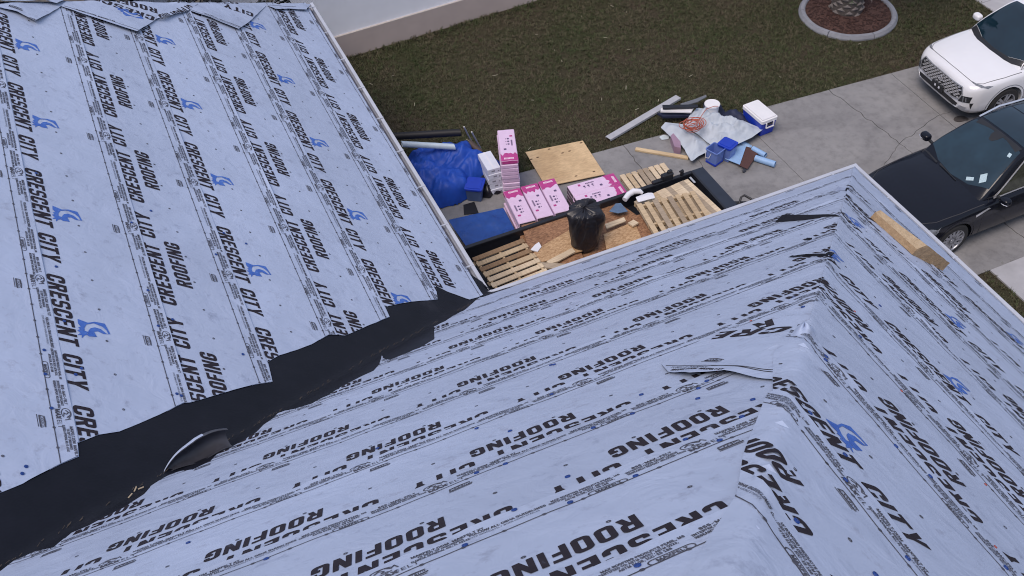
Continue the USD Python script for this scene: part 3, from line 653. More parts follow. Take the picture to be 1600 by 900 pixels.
obj('face', trimesh.Trimesh(v_, f_[up_], process=False), TAN, tbd); obj('cut_edge', trimesh.Trimesh(v_, f_[~up_], process=False), TAN2, tbd)
# ================================================================== the ground
rg = np.random.default_rng(11)
LAWN = mat('lawn_soil', {'g': ('geometry', {}), 'n': ('noise_texture', {'scale': 0.7, 'detail': 6.0, 'roughness': 0.6}), 'n2': ('noise_texture', {'scale': 24.0, 'detail': 5.0, 'roughness': 0.7}),
     'r': ('rgb_ramp', {'ramp': [(0.32, (.045, .052, .026)), (0.5, (.056, .054, .033)), (0.68, (.070, .056, .042))]}), 'r2': ('rgb_ramp', {'ramp': [(0.3, (.45, .45, .45)), (0.7, (1.4, 1.4, 1.35))]}),
     'x': ('mix_color', {'blend_type': 'multiply', 'fac': 1.0, 'use_clamp': False}), 'b': ('bump', {'strength': 1.0, 'distance': 0.05}), 'p': ('principled_bsdf', {'roughness': 0.95, 'specular_ior_level': 0.1})},
     [('g.position', 'n.vector'), ('g.position', 'n2.vector'), ('n.fac', 'r.fac'), ('n2.fac', 'r2.fac'), ('r.color', 'x.a'), ('r2.color', 'x.b'), ('x.result', 'p.base_color'), ('n2.fac', 'b.height'), ('b.normal', 'p.normal')])
def grassmat(name, cols):
    return mat(name, {'g': ('geometry', {}), 'n': ('noise_texture', {'scale': 0.75, 'detail': 5.0, 'roughness': 0.65}), 'o': ('object_info', {}), 'ad': ('math', {'math_type': 'multiply_add', 'value2': 0.35}),
     'r': ('rgb_ramp', {'ramp': cols}), 'p': ('principled_bsdf', {'roughness': 0.7, 'specular_ior_level': 0.15})},
     [('g.position', 'n.vector'), ('o.random', 'ad.value1'), ('n.fac', 'ad.value3'), ('ad.value', 'r.fac'), ('r.color', 'p.base_color')])
GRASS = grassmat('grass_blades', [(0.36, (.052, .078, .032)), (0.55, (.074, .088, .042)), (0.70, (.100, .096, .058)), (0.86, (.116, .098, .068))])
CONC = mat('concrete', {'g': ('geometry', {}), 'n': ('noise_texture', {'scale': 0.8, 'detail': 7.0, 'roughness': 0.65, 'distortion': 0.6}), 'n2': ('noise_texture', {'scale': 5.0, 'detail': 8.0, 'roughness': 0.75}), 'n3': ('noise_texture', {'scale': 90.0, 'detail': 3.0}),
     'r': ('rgb_ramp', {'ramp': [(0.28, (.175, .173, .178)), (0.5, (.222, .220, .224)), (0.72, (.262, .260, .262))]}), 'r2': ('rgb_ramp', {'ramp': [(0.30, (.72, .72, .72)), (0.52, (1, 1, 1)), (0.8, (1.12, 1.11, 1.08))]}),
     'x': ('mix_color', {'blend_type': 'multiply', 'fac': 0.9, 'use_clamp': False}), 'b': ('bump', {'strength': 0.25, 'distance': 0.01}), 'p': ('principled_bsdf', {'roughness': 0.85, 'specular_ior_level': 0.25})},
     [('g.position', 'n.vector'), ('g.position', 'n2.vector'), ('g.position', 'n3.vector'), ('n.fac', 'r.fac'), ('n2.fac', 'r2.fac'), ('r.color', 'x.a'), ('r2.color', 'x.b'), ('x.result', 'p.base_color'), ('n3.fac', 'b.height'), ('b.normal', 'p.normal')])
CONCL = plain('concrete_light', (.36, .36, .38), .85, var=.16, scale=2.2, bump=.2)
KERB = plain('kerb_grey', (.23, .24, .27), .8, var=.15, scale=8, bump=.3)
ASPH = plain('asphalt', (.05, .05, .052), .9, var=.3, scale=20, bump=.4)
JOINT = plain('joint_dirt', (.11, .105, .10), .95, var=.3, scale=10)

gxe = [at2(*p) for p in ((835, 267), (928, 240), (1000, 223), (1200, 165), (1293, 142), (1436, 106))]
xs = [p[0] for p in gxe]; kf = np.polyfit(xs, [p[1] for p in gxe], 1); topy = lambda x: kf[0]*x+kf[1]
XS0 = at2(1521, 0)[0]; XS0 = (XS0+at2(1544, 14)[0])/2            # the walk by the street
YD = -0.98
drive = Polygon([(-.5, topy(-.5)), (XS0, topy(XS0)), (XS0, YD), (5.9, YD), (5.9, -.6), (-.5, -.6)])
path = Polygon([(9.19, YD-.008), (10.5, YD-.008), (10.5, -14), (9.19, -14)])
sidewalk = box(XS0+.008, -30, XS0+1.5, 30)
def pxline(pts): return [tuple(at2(*p)) for p in pts]
def jag(p, amp, seed):
    l = LineString(p); n = max(int(l.length/.12), 2); o = []
    for i in range(n+1):
        q = np.array(l.interpolate(i/n, True).coords[0]); o.append(q+np.random.default_rng(seed*100+i).normal(0, amp, 2)*(0 < i < n))
    return o
def ext(a, b, e0, e1):
    a, b = np.array(a), np.array(b); d = (b-a)/np.linalg.norm(b-a); return [tuple(a-d*e0), tuple(b+d*e1)]
cuts = []
for i, (a, b) in enumerate((((1392, 117), (1487, 197)), ((1295, 142), (1400, 222)), ((1178, 209), (1240, 269)), ((975, 230), (1000, 261)))):
    A, B = pxline((a, b)); L_ = ext(A, B, 6, 9); cuts.append(LineString(jag(L_, .003 if i in (0, 2) else .016, i)).buffer(.007, 2))
mid = [(-.5, 2.05), (8.0, 1.95), (XS0, 1.8)]; cuts.append(LineString(mid).buffer(.008, 2))
crk = pxline([(1487, 176), (1468, 181), (1445, 196), (1425, 212), (1410, 222), (1404, 226), (1395, 240), (1380, 262)]); cuts.append(LineString(jag(crk, .012, 9)).buffer(.0045, 2))
crk = pxline([(1087, 248), (1098, 262), (1104, 274), (1125, 295), (1150, 322), (1165, 345)]); cuts.append(LineString(jag(crk, .012, 12)).buffer(.0045, 2))
crk = pxline([(1060, 236), (1087, 248), (1120, 238), (1178, 209)]); 
slabs = drive.difference(unary_union(cuts))
drv = UsdGeom.Xform.Define(stage, '/World/driveway').GetPrim(); meta(drv, kind='structure')
pieces = [g for g in slabs.geoms if g.area > .02] if hasattr(slabs, 'geoms') else [slabs]
for i, g in enumerate(pieces):
    obj('concrete_slab', prism(g.simplify(.002), -.08, .03+.003*math.sin(i*2.3)), CONC, drv)
osp = at2(1500, 186, .03); obj('oil_stain', prism(affinity.scale(Point(*osp).buffer(.12, 8), 1.2, .8).union(Point(osp[0]+.1, osp[1]-.05).buffer(.06)), .02, .0375), plain('oil_dark', (.06, .055, .055), .5, var=.4, scale=12), drv)
obj('joint_filler', prism(drive, -.09, .012), JOINT, drv)
pth = UsdGeom.Xform.Define(stage, '/World/path').GetPrim(); meta(pth, kind='structure')
y = YD-.008
while y > -13: obj('concrete_slab', prism(box(9.19, y-1.5, 10.5, y), -.08, .036), CONCL, pth); y -= 1.512
swk = UsdGeom.Xform.Define(stage, '/World/sidewalk').GetPrim(); meta(swk, kind='structure')
for i in range(-8, 16): obj('concrete_slab', prism(box(XS0+.008, i*1.52, XS0+1.5, i*1.52+1.508), -.08, .034), CONCL, swk)
obj('road', prism(box(XS0+3.2, -60, XS0+11, 60), -.2, -.02), ASPH, None, kind='structure')
obj('kerb', prism(box(XS0+3.0, -60, XS0+3.2, 60), -.2, .06), KERB, None, kind='structure')

# lawn sheet to the horizon, the planting ring cut out of nothing: it simply stands on it
RC, RR = np.array([12.10, 7.15]), 1.13
lawn_v = gridmesh(90, 90, lambda u, v: np.c_[u*22-4, v*20-7, .012*nz(u*22, v*20, 1.3, 8, 3)+.004])
obj('lawn', lawn_v, LAWN, None, kind='structure', smooth=True)
obj('ground', prism(Polygon([(-300, -300), (300, -300), (300, 300), (-300, 300)]), -.5, -.03), plain('far_ground', (.04, .042, .026), .95, var=.3, scale=.5), None, kind='structure')
# grass: short tufts over the lawn
def tuft(seed, nb=9, hgt=.055):
    r = np.random.default_rng(seed); V, F = [], []
    for i in range(nb):
        a = r.uniform(0, 2*np.pi); o = r.normal(0, .022, 2); h = hgt*r.uniform(.5, 1.15); ln = r.uniform(.3, 1.1)*h; w = r.uniform(.0035, .006)
        d = np.array([math.cos(a), math.sin(a)]); s = np.array([-d[1], d[0]])*w
        k = len(V); V += [(*(o-s), 0), (*(o+s), 0), (*(o+d*ln*.4-s*.8), h*.65), (*(o+d*ln*.4+s*.8), h*.65), (*(o+d*ln), h*.95)]
        F += [(k, k+1, k+3), (k, k+3, k+2), (k+2, k+3, k+4)]
    return trimesh.Trimesh(np.array(V), F, process=False)
NG = 64000
gp = np.c_[rg.uniform(-1, 15.1, NG), rg.uniform(-5.5, 11.3, NG)]
hard = unary_union([drive.buffer(.0), path, Point(*RC).buffer(RR+.02), box(-20, -25, 6.0, -.0), box(-20, -10, -.5, 12)])
inside = shapely.contains_xy(hard, gp[:, 0], gp[:, 1]); gp = gp[~inside]
# ragged growth along the neighbour's wall
nb0, nb1 = at2(545, 90), at2(800, 13)
wallang = math.atan2(nb1[1]-nb0[1], nb1[0]-nb0[0]); wy = lambda x: nb0[1]+math.tan(wallang)*(x-nb0[0])
gp = gp[gp[:, 1] < wy(gp[:, 0])-.02]
GI = UsdGeom.PointInstancer.Define(stage, '/World/grass'); meta(GI.GetPrim(), 'short dull green and brown grass covering the lawn', 'grass', kind='stuff')
for q in range(4): usdkit.mesh(stage, f'/World/grass/tuft_{q:03d}' if q else '/World/grass/tuft', tuft(q, 9, .055), GRASS)
GI.CreatePrototypesRel().SetTargets([Sdf.Path('/World/grass/tuft')]+[Sdf.Path(f'/World/grass/tuft_{q:03d}') for q in (1, 2, 3)])
n = len(gp); GI.CreateProtoIndicesAttr(Vt.IntArray.FromNumpy((np.arange(n) % 4).astype(np.int32)))
zz = .012*nz(gp[:, 0]+4, gp[:, 1]+7, 1.3, 8, 3)
GI.CreatePositionsAttr(Vt.Vec3fArray.FromNumpy(np.c_[gp, zz].astype(np.float32)))
a = rg.uniform(0, np.pi, n); nearwall = np.clip(1-(wy(gp[:, 0])-gp[:, 1])/.25, 0, 1)
GI.CreateOrientationsAttr(Vt.QuathArray([Gf.Quath(float(math.cos(t)), 0, 0, float(math.sin(t))) for t in a]))
sc = (rg.uniform(.65, 1.25, n)*(1+.9*nearwall*rg.uniform(.3, 1, n)))[:, None]*np.ones(3)
GI.CreateScalesAttr(Vt.Vec3fArray.FromNumpy(sc.astype(np.float32)))
# straw and paper bits on the grass
st = []
for i in range(34):
    x, y = rg.uniform(1, 14), rg.uniform(5.3, 10.5)
    if np.hypot(x-RC[0], y-RC[1]) < RR+.1: continue
    st.append(bx(x, y, .05, rg.uniform(.04, .14), rg.uniform(.006, .014), .004, rg.uniform(0, 3)))
obj('straw', cat_(st), plain('straw_pale', (.36, .33, .25), .9), None, 'pale bits of straw scattered over the lawn', 'straw', kind='stuff')

# ---- planting ring: cast kerb pieces round red mulch, a palm in the middle
pr = thing('planting_ring', 'round grey concrete edging around the palm, filled with red mulch', 'planting ring')
segs = np.radians([-150, -95, -62, -48, 20, 90, 150, 210])
for a0, a1 in zip(segs[:-1], segs[1:]):
    t = np.linspace(a0+.008, a1-.008, 16); prof = np.array([(-.075, -.05), (-.075, .085), (-.05, .11), (.03, .11), (.075, .04), (.075, -.05)])
    R = np.array([[(RC[0]+(RR-.07+p[0])*math.cos(q), RC[1]+(RR-.07+p[0])*math.sin(q), p[1]+.004*math.sin(q*9)) for p in prof] for q in t])
    m = gridmesh(len(t), len(prof), lambda u, v: R.reshape(-1, 3)); e = []
    for k in (0, -1): e.append(trimesh.Trimesh(R[k], [[0, 1, 2], [0, 2, 3], [0, 3, 4], [0, 4, 5]], process=False))
    obj('edging_piece', cat_([m]+e), KERB, pr, smooth=30)
MULCH = plain('mulch_red', (.075, .038, .030), .95, var=.5, scale=22, bump=.8, bscale=40)
mul = gridmesh(24, 60, lambda u, v: np.c_[RC[0]+(RR-.14)*u*np.cos(v*2*np.pi), RC[1]+(RR-.14)*u*np.sin(v*2*np.pi), .055+.05*(1-u)+.03*nz(u*np.cos(v*6.283)*3, u*np.sin(v*6.283)*3, 3, 4)])
obj('mulch', mul, MULCH, pr, smooth=True)
ch = []
for i in range(900):
    r, a = (RR-.16)*math.sqrt(rg.uniform(.1, 1)), rg.uniform(0, 6.283); b = bx(0, 0, 0, rg.uniform(.02, .07), rg.uniform(.01, .025), .008); b.apply_transform(trimesh.transformations.euler_matrix(rg.uniform(-.5, .5), rg.uniform(-.5, .5), rg.uniform(0, 3))); b.apply_translation((RC[0]+r*math.cos(a), RC[1]+r*math.sin(a), .085+.04*(1-r))); ch.append(b)
obj('mulch_chip', cat_(ch), mat('mulch_chips', {'g': ('geometry', {}), 'r': ('rgb_ramp', {'ramp': [(0, (.05, .024, .02)), (.6, (.11, .05, .04)), (.92, (.16, .09, .07)), (1, (.4, .34, .28))]}), 'p': ('principled_bsdf', {'roughness': .9})}, [('g.random_per_island', 'r.fac'), ('r.color', 'p.base_color')]), pr, kind='stuff')
PT = np.array([12.14, 7.28])
palm = thing('palm_tree', 'thick palm trunk with criss-cross leaf scars rising from the red mulch', 'palm tree')
BARK = plain('palm_bark', (.085, .072, .066), .9, var=.35, scale=14, bump=.6, bscale=30); BOOT = plain('palm_boot', (.17, .15, .14), .9, var=.4, scale=12, bump=.6, bscale=40)
hh = np.linspace(0, 3.1, 30); rr_ = .36+.05*np.exp(-(hh/.25)**2)-.03*hh/3
obj('trunk', tube(np.c_[np.full(30, PT[0]), np.full(30, PT[1]), hh+.02], rr_*.93, 28), BARK, palm, smooth=True)
for i in range(150):                                               # diamond leaf bases in a spiral
    ang = i*2.39996; z = .06+i*.0125; r = .36+.05*math.exp(-(z/.25)**2)-.03*z/3
    v = np.array([(-.085, 0, 0), (0, 0, .075), (.085, 0, 0), (0, 0, -.05), (0, .055, .03), (-.045, .035, .012), (.045, .035, .012)]); f = [(0, 1, 5), (1, 4, 5), (1, 2, 6), (1, 6, 4), (0, 5, 3), (5, 4, 3), (4, 6, 3), (6, 2, 3)]
    t = trimesh.Trimesh(v*[1.15, 1, 1.0], f, process=False); c, s = math.cos(ang), math.sin(ang)
    M = np.eye(4); M[:3, 0] = (-s, c, 0); M[:3, 1] = (c, s, 0); M[:3, 3] = (PT[0]+c*(r*.93-.01), PT[1]+s*(r*.93-.01), z); t.apply_transform(M); obj('leaf_base', t, BOOT, palm)
FROND = plain('palm_frond', (.035, .06, .022), .6, var=.3, scale=5); DRY = plain('palm_dry_fibre', (.42, .38, .33), .9, var=.3, scale=20)
# dry hanging fibres on the right side of the trunk
hf = []
bx0 = np.array([PT[0]+.30, PT[1]-.16, .62])
for i in range(46):
    a = rg.uniform(-.9, .5); l = rg.uniform(.18, .40); e = bx0+np.array([math.cos(a)*l*.55, math.sin(a)*l*.55, -l*.85]); mdl = (bx0+e)/2+np.array([.05*math.cos(a), .05*math.sin(a), .06])
    hf.append(tube([bx0+rg.normal(0, .03, 3), mdl, e], [.008, .007, .002], 4))
obj('dry_fibre', cat_(hf), DRY, palm, kind='stuff')
for i in range(22):                                                # crown
    a = i*2.39996; el = .95-.055*i; P0 = np.array([PT[0], PT[1], 3.1]); pts = []
    for t in np.linspace(0, 1, 10): pts.append(P0+np.array([math.cos(a), math.sin(a), 0])*(2.3*t*math.cos(el*.6))+np.array([0, 0, 1.9*t*math.sin(el)-1.5*t*t+.2]))
    pts = np.array(pts); g = [tube(pts, np.linspace(.03, .006, 10), 5)]; sdv = np.array([-math.sin(a), math.cos(a), 0])
    for t in np.linspace(.12, .98, 34):
        c = np.array([np.interp(t, np.linspace(0, 1, 10), pts[:, k]) for k in range(3)]); fw = np.array([math.cos(a), math.sin(a), -.2])
        for s in (-1, 1):
            ll = .5*math.sin(min(t*2.6+.3, 2.6)); e = c+(sdv*s*.8+fw*.55+np.array([0, 0, -.25]))*ll; w = fw*.016
            g.append(trimesh.Trimesh([c-w, c+w, (c+e)/2+w*.9+[0, 0, .03], e], [[0, 1, 2], [0, 2, 3]], process=False))
    obj('frond', cat_(g), FROND, palm)

# ---- neighbour's house beyond the lawn
NW = plain('neighbour_wall_white', (.80, .82, .87), .8, var=.05, scale=1.5, bump=.15, bscale=80); NBAND = plain('neighbour_base_tan', (.44, .37, .34), .85, var=.07, scale=2.0, bump=.2, bscale=90); NLEDGE = plain('neighbour_ledge', (.55, .50, .46), .8, var=.06)
nh = thing('neighbour_house', 'white rendered house wall with a tan base course across the lawn', 'house', loc=(nb0[0], nb0[1], 0), rz=math.degrees(wallang))
c_, s_ = math.cos(wallang), math.sin(wallang)
def ledge_z():
    b = at2(600, 75); 
    for z in np.arange(.1, 1.6, .01):
        p = at2(600, 38, z)
        if p[1] < wy(p[0]): return z
LZ = ledge_z() or .55
obj('base_course', bx(3, .5, LZ/2-.1, 26, 1.0, LZ+.2), NBAND, nh)
obj('ledge', bx(3, .515, LZ+.012, 26, 1.03, .024, bev=.006), NLEDGE, nh)
obj('wall', bx(3, 4.55, (LZ+.02+3.0)/2+.0, 26, 9.0, 3.0-LZ-.02), NW, nh)
for x in (9.5, 13.6):
    w = obj('window', cat_([bx(x, .04, 1.55, 1.3, .07, .07), bx(x, .04, 2.55, 1.3, .07, .07), bx(x-.62, .04, 2.05, .07, .07, 1.07), bx(x+.62, .04, 2.05, .07, .07, 1.07), bx(x, .04, 2.05, .05, .06, 1.0)]), NLEDGE, nh)
    obj('pane', bx(x, .055, 2.05, 1.2, .02, 1.0), plain('neighbour_pane', (.03, .04, .05), .05), w) if x == 9.5 else obj('pane', bx(x, .055, 2.05, 1.2, .02, 1.0), _mats['neighbour_pane'], w)
rv = [(-10.5, -.35, 2.98), (16.5, -.35, 2.98), (16.5, 9.5, 2.98), (-10.5, 9.5, 2.98), (-5.5, 4.5, 5.2), (11.5, 4.5, 5.2)]
obj('roof', trimesh.Trimesh(rv, [[0, 1, 5], [0, 5, 4], [1, 2, 5], [2, 3, 4], [2, 4, 5], [3, 0, 4], [0, 2, 1], [0, 3, 2]], process=False), plain('neighbour_shingle', (.09, .085, .08), .9, var=.3, scale=14, bump=.5), nh)

# ---- black plastic heaped against the neighbour's wall, just showing past the far end of the left roof
def crumple(x, y, f, seed, n=6):
    """folded plastic: overlapping sharp creases in several directions"""
    r = np.random.default_rng(seed); o = 0
    wx, wy_ = x+.35/f*nz(x, y, f*.9, seed+11, 2)*4, y+.35/f*nz(x, y, f*.9, seed+12, 2)*4
    for k in range(n):
        a = r.uniform(0, np.pi); q = f*r.uniform(.6, 2.0); ph = r.uniform(0, 1); t = (wx*np.cos(a)+wy_*np.sin(a))*q+ph
        m = np.clip(nz(x, y, f*.6, seed+20+k, 2)*3+.5, 0, 1); o = o+(np.abs((t % 1)-.5)*2-.5)*m/(q/f)
    return o/n**.5
def heap(cx, cy, rx, ry, h, seed, rough=.5, n=70, fold=5.0, pw=.55, spread=1.0, base=.0, amp=.085):
    a = np.linspace(0, 2*np.pi, 90, endpoint=False); out = 1+.13*np.sin(3*a+seed)+.09*np.sin(5*a+seed*2)+.05*np.sin(9*a+seed)+.03*np.sin(17*a)
    poly = Polygon(np.c_[cx+rx*out*np.cos(a), cy+ry*out*np.sin(a)]); v, f = cells(poly, max(rx, ry)*2/n)
    x, y = v[:, 0], v[:, 1]; dx, dy = (x-cx)/rx, (y-cy)/ry; ang = np.arctan2(dy, dx); o = 1+.13*np.sin(3*ang+seed)+.09*np.sin(5*ang+seed*2)+.05*np.sin(9*ang+seed)+.03*np.sin(17*ang)
    r = np.hypot(dx, dy)/o; pp = np.maximum(1-np.minimum(r, 1)**2.4, 0)**pw
    z = h*pp*(.75+rough*1.3*nz(x, y, 1.7, seed+1, 2))+(amp*crumple(x, y, fold*.55, seed, 7)+amp*.45*crumple(x, y, fold*1.5, seed+50, 5))*np.minimum(pp*2.2, 1)*h**.4+base
    P3 = np.c_[x, y, np.maximum(z, base+.004+.02*np.abs(np.sin(ang*9))*r)]
    return trimesh.Trimesh(P3, upward(P3, f), process=False)
BLACKP = plain('black_plastic', (.008, .008, .012), .32, var=.3, scale=6, bump=.25, bscale=18)
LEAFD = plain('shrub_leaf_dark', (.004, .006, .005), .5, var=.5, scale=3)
def shrub(cx, cy, rx, ry, h, seed, lab):
    r = np.random.default_rng(seed); t = thing('shrub', lab, 'shrub', 'dark shrubs against the neighbour house wall', (cx, cy, 0)); N = 2600
    d = r.normal(size=(N, 3)); d /= np.linalg.norm(d, axis=1, keepdims=True); q = r.uniform(.45, 1, N)[:, None]**.5*d*(1+.22*nz(d[:, 0]*2+seed, d[:, 1]*2+d[:, 2], 2.2, seed, 2)[:, None]*2)
    c = q*[rx, ry, h/2]+[0, 0, h/2+.05]; a = r.normal(size=(N, 3)); b = np.cross(a, d); b /= np.linalg.norm(b, axis=1, keepdims=True)+1e-9; a = np.cross(b, d)+.4*d; a /= np.linalg.norm(a, axis=1, keepdims=True)
    sz = r.uniform(.05, .10, N)[:, None]; V = np.stack([c-a*sz, c+b*sz*.5, c+a*sz, c-b*sz*.5], 1).reshape(-1, 3); k = np.arange(N)*4
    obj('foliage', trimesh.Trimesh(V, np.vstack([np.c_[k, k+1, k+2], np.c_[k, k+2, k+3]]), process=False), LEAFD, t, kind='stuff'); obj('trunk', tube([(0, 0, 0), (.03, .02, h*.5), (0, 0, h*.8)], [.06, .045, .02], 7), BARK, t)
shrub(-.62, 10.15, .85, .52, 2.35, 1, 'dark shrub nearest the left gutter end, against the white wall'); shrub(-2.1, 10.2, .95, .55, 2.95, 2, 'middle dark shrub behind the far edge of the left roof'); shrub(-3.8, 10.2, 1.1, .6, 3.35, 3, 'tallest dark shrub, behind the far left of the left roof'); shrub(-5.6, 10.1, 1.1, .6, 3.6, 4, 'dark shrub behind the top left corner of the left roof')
# ================================================================== building materials and tools in the courtyard
G0 = .036                                                           # top of the driveway slabs
r5 = np.random.default_rng(5)
WOODN = {}
def wood(name, c, var=.3, along=(1, 14, 14)):
    c = np.array(c); al = tuple(np.array(along, float))
    return mat(name, {'tc': ('texture_coordinate', {}), 'mp': ('mapping', {'scale': al}), 'n': ('noise_texture', {'scale': 3.0, 'detail': 6.0, 'roughness': .65, 'distortion': .5}), 'n2': ('noise_texture', {'scale': 1.3, 'detail': 4.0}), 'gi': ('geometry', {}),
      'r': ('rgb_ramp', {'ramp': [(.3, tuple(c*(1-var))), (.55, tuple(c)), (.8, tuple(np.minimum(c*(1+var*.7), 1)))]}), 'r2': ('rgb_ramp', {'ramp': [(.35, (.62, .58, .55)), (.6, (1, 1, 1))]}), 'x': ('mix_color', {'blend_type': 'multiply', 'fac': .7}), 'b': ('bump', {'strength': .3, 'distance': .01}), 'p': ('principled_bsdf', {'roughness': .8, 'specular_ior_level': .25})},
      [('tc.object', 'mp.vector'), ('mp.vector', 'n.vector'), ('gi.position', 'n2.vector'), ('n.fac', 'r.fac'), ('n2.fac', 'r2.fac'), ('r.color', 'x.a'), ('r2.color', 'x.b'), ('x.result', 'p.base_color'), ('n.fac', 'b.height'), ('b.normal', 'p.normal')])
PW = [wood('pallet_wood', (.56, .44, .29)), wood('pallet_wood_grey', (.40, .33, .25)), wood('pallet_wood_pale', (.68, .56, .40)), wood('pallet_wood_brown', (.30, .20, .12))]
LUM = wood('lumber_pine', (.62, .48, .30), .2); 
def flakes(name, cs, sc=(18, 18, 18)):
    return mat(name, {'g': ('geometry', {}), 'n': ('noise_texture', {'scale': 2.0, 'detail': 3.0}), 'mp': ('mapping', {'scale': (1, 2.6, 1)}), 'v': ('voronoi_texture', {'scale': 26.0, 'randomness': 1.0}), 'bw': ('separate_color', {}), 'r': ('rgb_ramp', {'ramp': cs}), 'r2': ('rgb_ramp', {'ramp': [(.3, (.7, .66, .62)), (.65, (1.05, 1.05, 1.05))]}), 'x': ('mix_color', {'blend_type': 'multiply', 'fac': .8, 'use_clamp': False}), 'b': ('bump', {'strength': .35, 'distance': .01}), 'p': ('principled_bsdf', {'roughness': .75})},
      [('g.position', 'mp.vector'), ('mp.vector', 'v.vector'), ('v.color', 'bw.color'), ('bw.r', 'r.fac'), ('g.position', 'n.vector'), ('n.fac', 'r2.fac'), ('r.color', 'x.a'), ('r2.color', 'x.b'), ('x.result', 'p.base_color'), ('bw.g', 'b.height'), ('b.normal', 'p.normal')])
OSBR = flakes('chipboard_weathered', [(0, (.17, .085, .045)), (.5, (.27, .14, .075)), (1, (.36, .20, .11))]); OSBT = flakes('chipboard_tan', [(0, (.33, .20, .10)), (.5, (.44, .28, .15)), (1, (.56, .38, .22))])
PLY = wood('plywood_face', (.60, .44, .26), .22, (3, 9, 9)); KNOT = plain('ply_knot', (.12, .07, .035), .8)
BLK = plain('steel_black', (.012, .013, .018), .45, var=.3, scale=8, bump=.15); BLKR = plain('rubber_black', (.012, .012, .013), .8); GRAYM = plain('metal_grey', (.40, .41, .44), .5, metallic=.1)
PINK = plain('wrapper_pink', (.66, .50, .68), .35, var=.06, scale=9, bump=.25, bscale=14); MAG = plain('wrapper_magenta', (.42, .045, .22), .4, var=.12, scale=14); PDK = plain('wrapper_print_dark', (.10, .07, .15), .5); PLT = plain('wrapper_print_pale', (.74, .60, .70), .5); EDGEK = plain('shingle_edge', (.10, .08, .10), .9, var=.4, scale=30)
WBOX = plain('wrapper_white', (.62, .66, .76), .45, var=.07, scale=9); WGR = plain('wrapper_print_grey', (.20, .21, .26), .6, var=.4, scale=30)
BLUE = plain('tarp_blue', (.006, .058, .38), .6, var=.22, scale=4, bump=.35, bscale=22); BLUED = plain('tarp_blue_faded', (.012, .06, .27), .45, var=.2, scale=5, bump=.35, bscale=30)
GREYT = plain('felt_grey', (.42, .47, .53), .7, var=.14, scale=2.6, bump=.3, bscale=25); BLUEP = plain('plastic_blue', (.01, .04, .40), .3); BLUEC = plain('plastic_blue_clear', (.12, .19, .48), .25, var=.1); WHITEP = plain('plastic_white', (.72, .72, .74), .35, var=.05)
NAVY = plain('cloth_navy', (.012, .018, .05), .7, var=.3); ORANGE = plain('cord_orange', (.42, .11, .07), .5, var=.15, scale=30); LBL = plain('felt_light_blue', (.26, .42, .66), .5, var=.12, scale=5, bump=.2); BRN = plain('shingle_brown', (.075, .035, .032), .9, var=.35, scale=60, bump=.4); PAPER = plain('paper_white', (.68, .69, .75), .7, var=.05)

# ---- trailer
TZ, BED = .95, .62
tx0, tx1, ty0, ty1 = .35, 5.22, .80, 2.86
tr = thing('flatbed_trailer', 'black steel trailer loaded with chipboard, pallets and a rubbish bag beside the eaves', 'trailer')
obj('bed', bx((tx0+tx1)/2, (ty0+ty1)/2, BED-.04, tx1-tx0, ty1-ty0, .08), BLK, tr)
for nm, y in (('side_wall', ty1), ('side_wall', ty0)):
    s = obj(nm, bx((tx0+tx1)/2, y, (BED+TZ)/2-.02, tx1-tx0, .035, TZ-BED-.04), BLK, tr)
    obj('top_rail', cat_([bx((tx0+tx1)/2, y+.01, TZ-.03, tx1-tx0+.04, .075, .06, bev=.008)]), BLK, s)
    obj('lower_rail', bx((tx0+tx1)/2, y+.05, BED-.02, tx1-tx0, .06, .07, bev=.008), BLK, s)
    for i in range(6): obj('stake', bx(tx0+.3+i*.86, y+.045, (BED+TZ)/2-.03, .05, .045, TZ-BED-.04), BLK, s)
fr = obj('front_wall', cat_([bx(tx1+.02, (ty0+ty1)/2, (BED+TZ)/2, .04, ty1-ty0, TZ-BED)]), BLK, tr)
obj('front_deck', bx(tx1+.15, (ty0+ty1)/2+.02, TZ-.02, .25, ty1-ty0+.05, .03, bev=.006), plain('deck_dark_blue', (.018, .024, .038), .42, var=.2), fr)
q = smalltext('PJ', .07, True); w = tri2d(affinity.rotate(q, -90, origin=(0, 0))); pA = at2(1082, 281, TZ)
obj('deck_mark', prism(affinity.translate(box(-.02, -.09, .02, .09), pA[0], pA[1]), TZ-.003, TZ+.001), plain('mark_pale', (.35, .38, .42), .6, var=.5, scale=60), fr)
obj('back_wall', bx(tx0, (ty0+ty1)/2, (BED+TZ)/2, .04, ty1-ty0, TZ-BED), BLK, tr)
for x in (2.1, 2.95):
    for y in (ty0-.16, ty1+.16) if False else (ty0-.14,):
        wv = trimesh.creation.cylinder(.33, .2, sections=28); wv.apply_transform(trimesh.transformations.rotation_matrix(math.pi/2, (1, 0, 0))); wv.apply_translation((x, y, .35)); obj('wheel', wv, BLKR, tr, smooth=40)
    wv = trimesh.creation.cylinder(.33, .2, sections=28); wv.apply_transform(trimesh.transformations.rotation_matrix(math.pi/2, (1, 0, 0))); wv.apply_translation((x, ty1-.16, .35)); obj('wheel', wv, BLKR, tr, smooth=40)
tg = obj('tongue', cat_([tube([(tx1, ty0+.5, BED-.06), (tx1+1.15, (ty0+ty1)/2, BED-.10)], .045, 8), tube([(tx1, ty1-.5, BED-.06), (tx1+1.15, (ty0+ty1)/2, BED-.10)], .045, 8)]), BLK, tr)
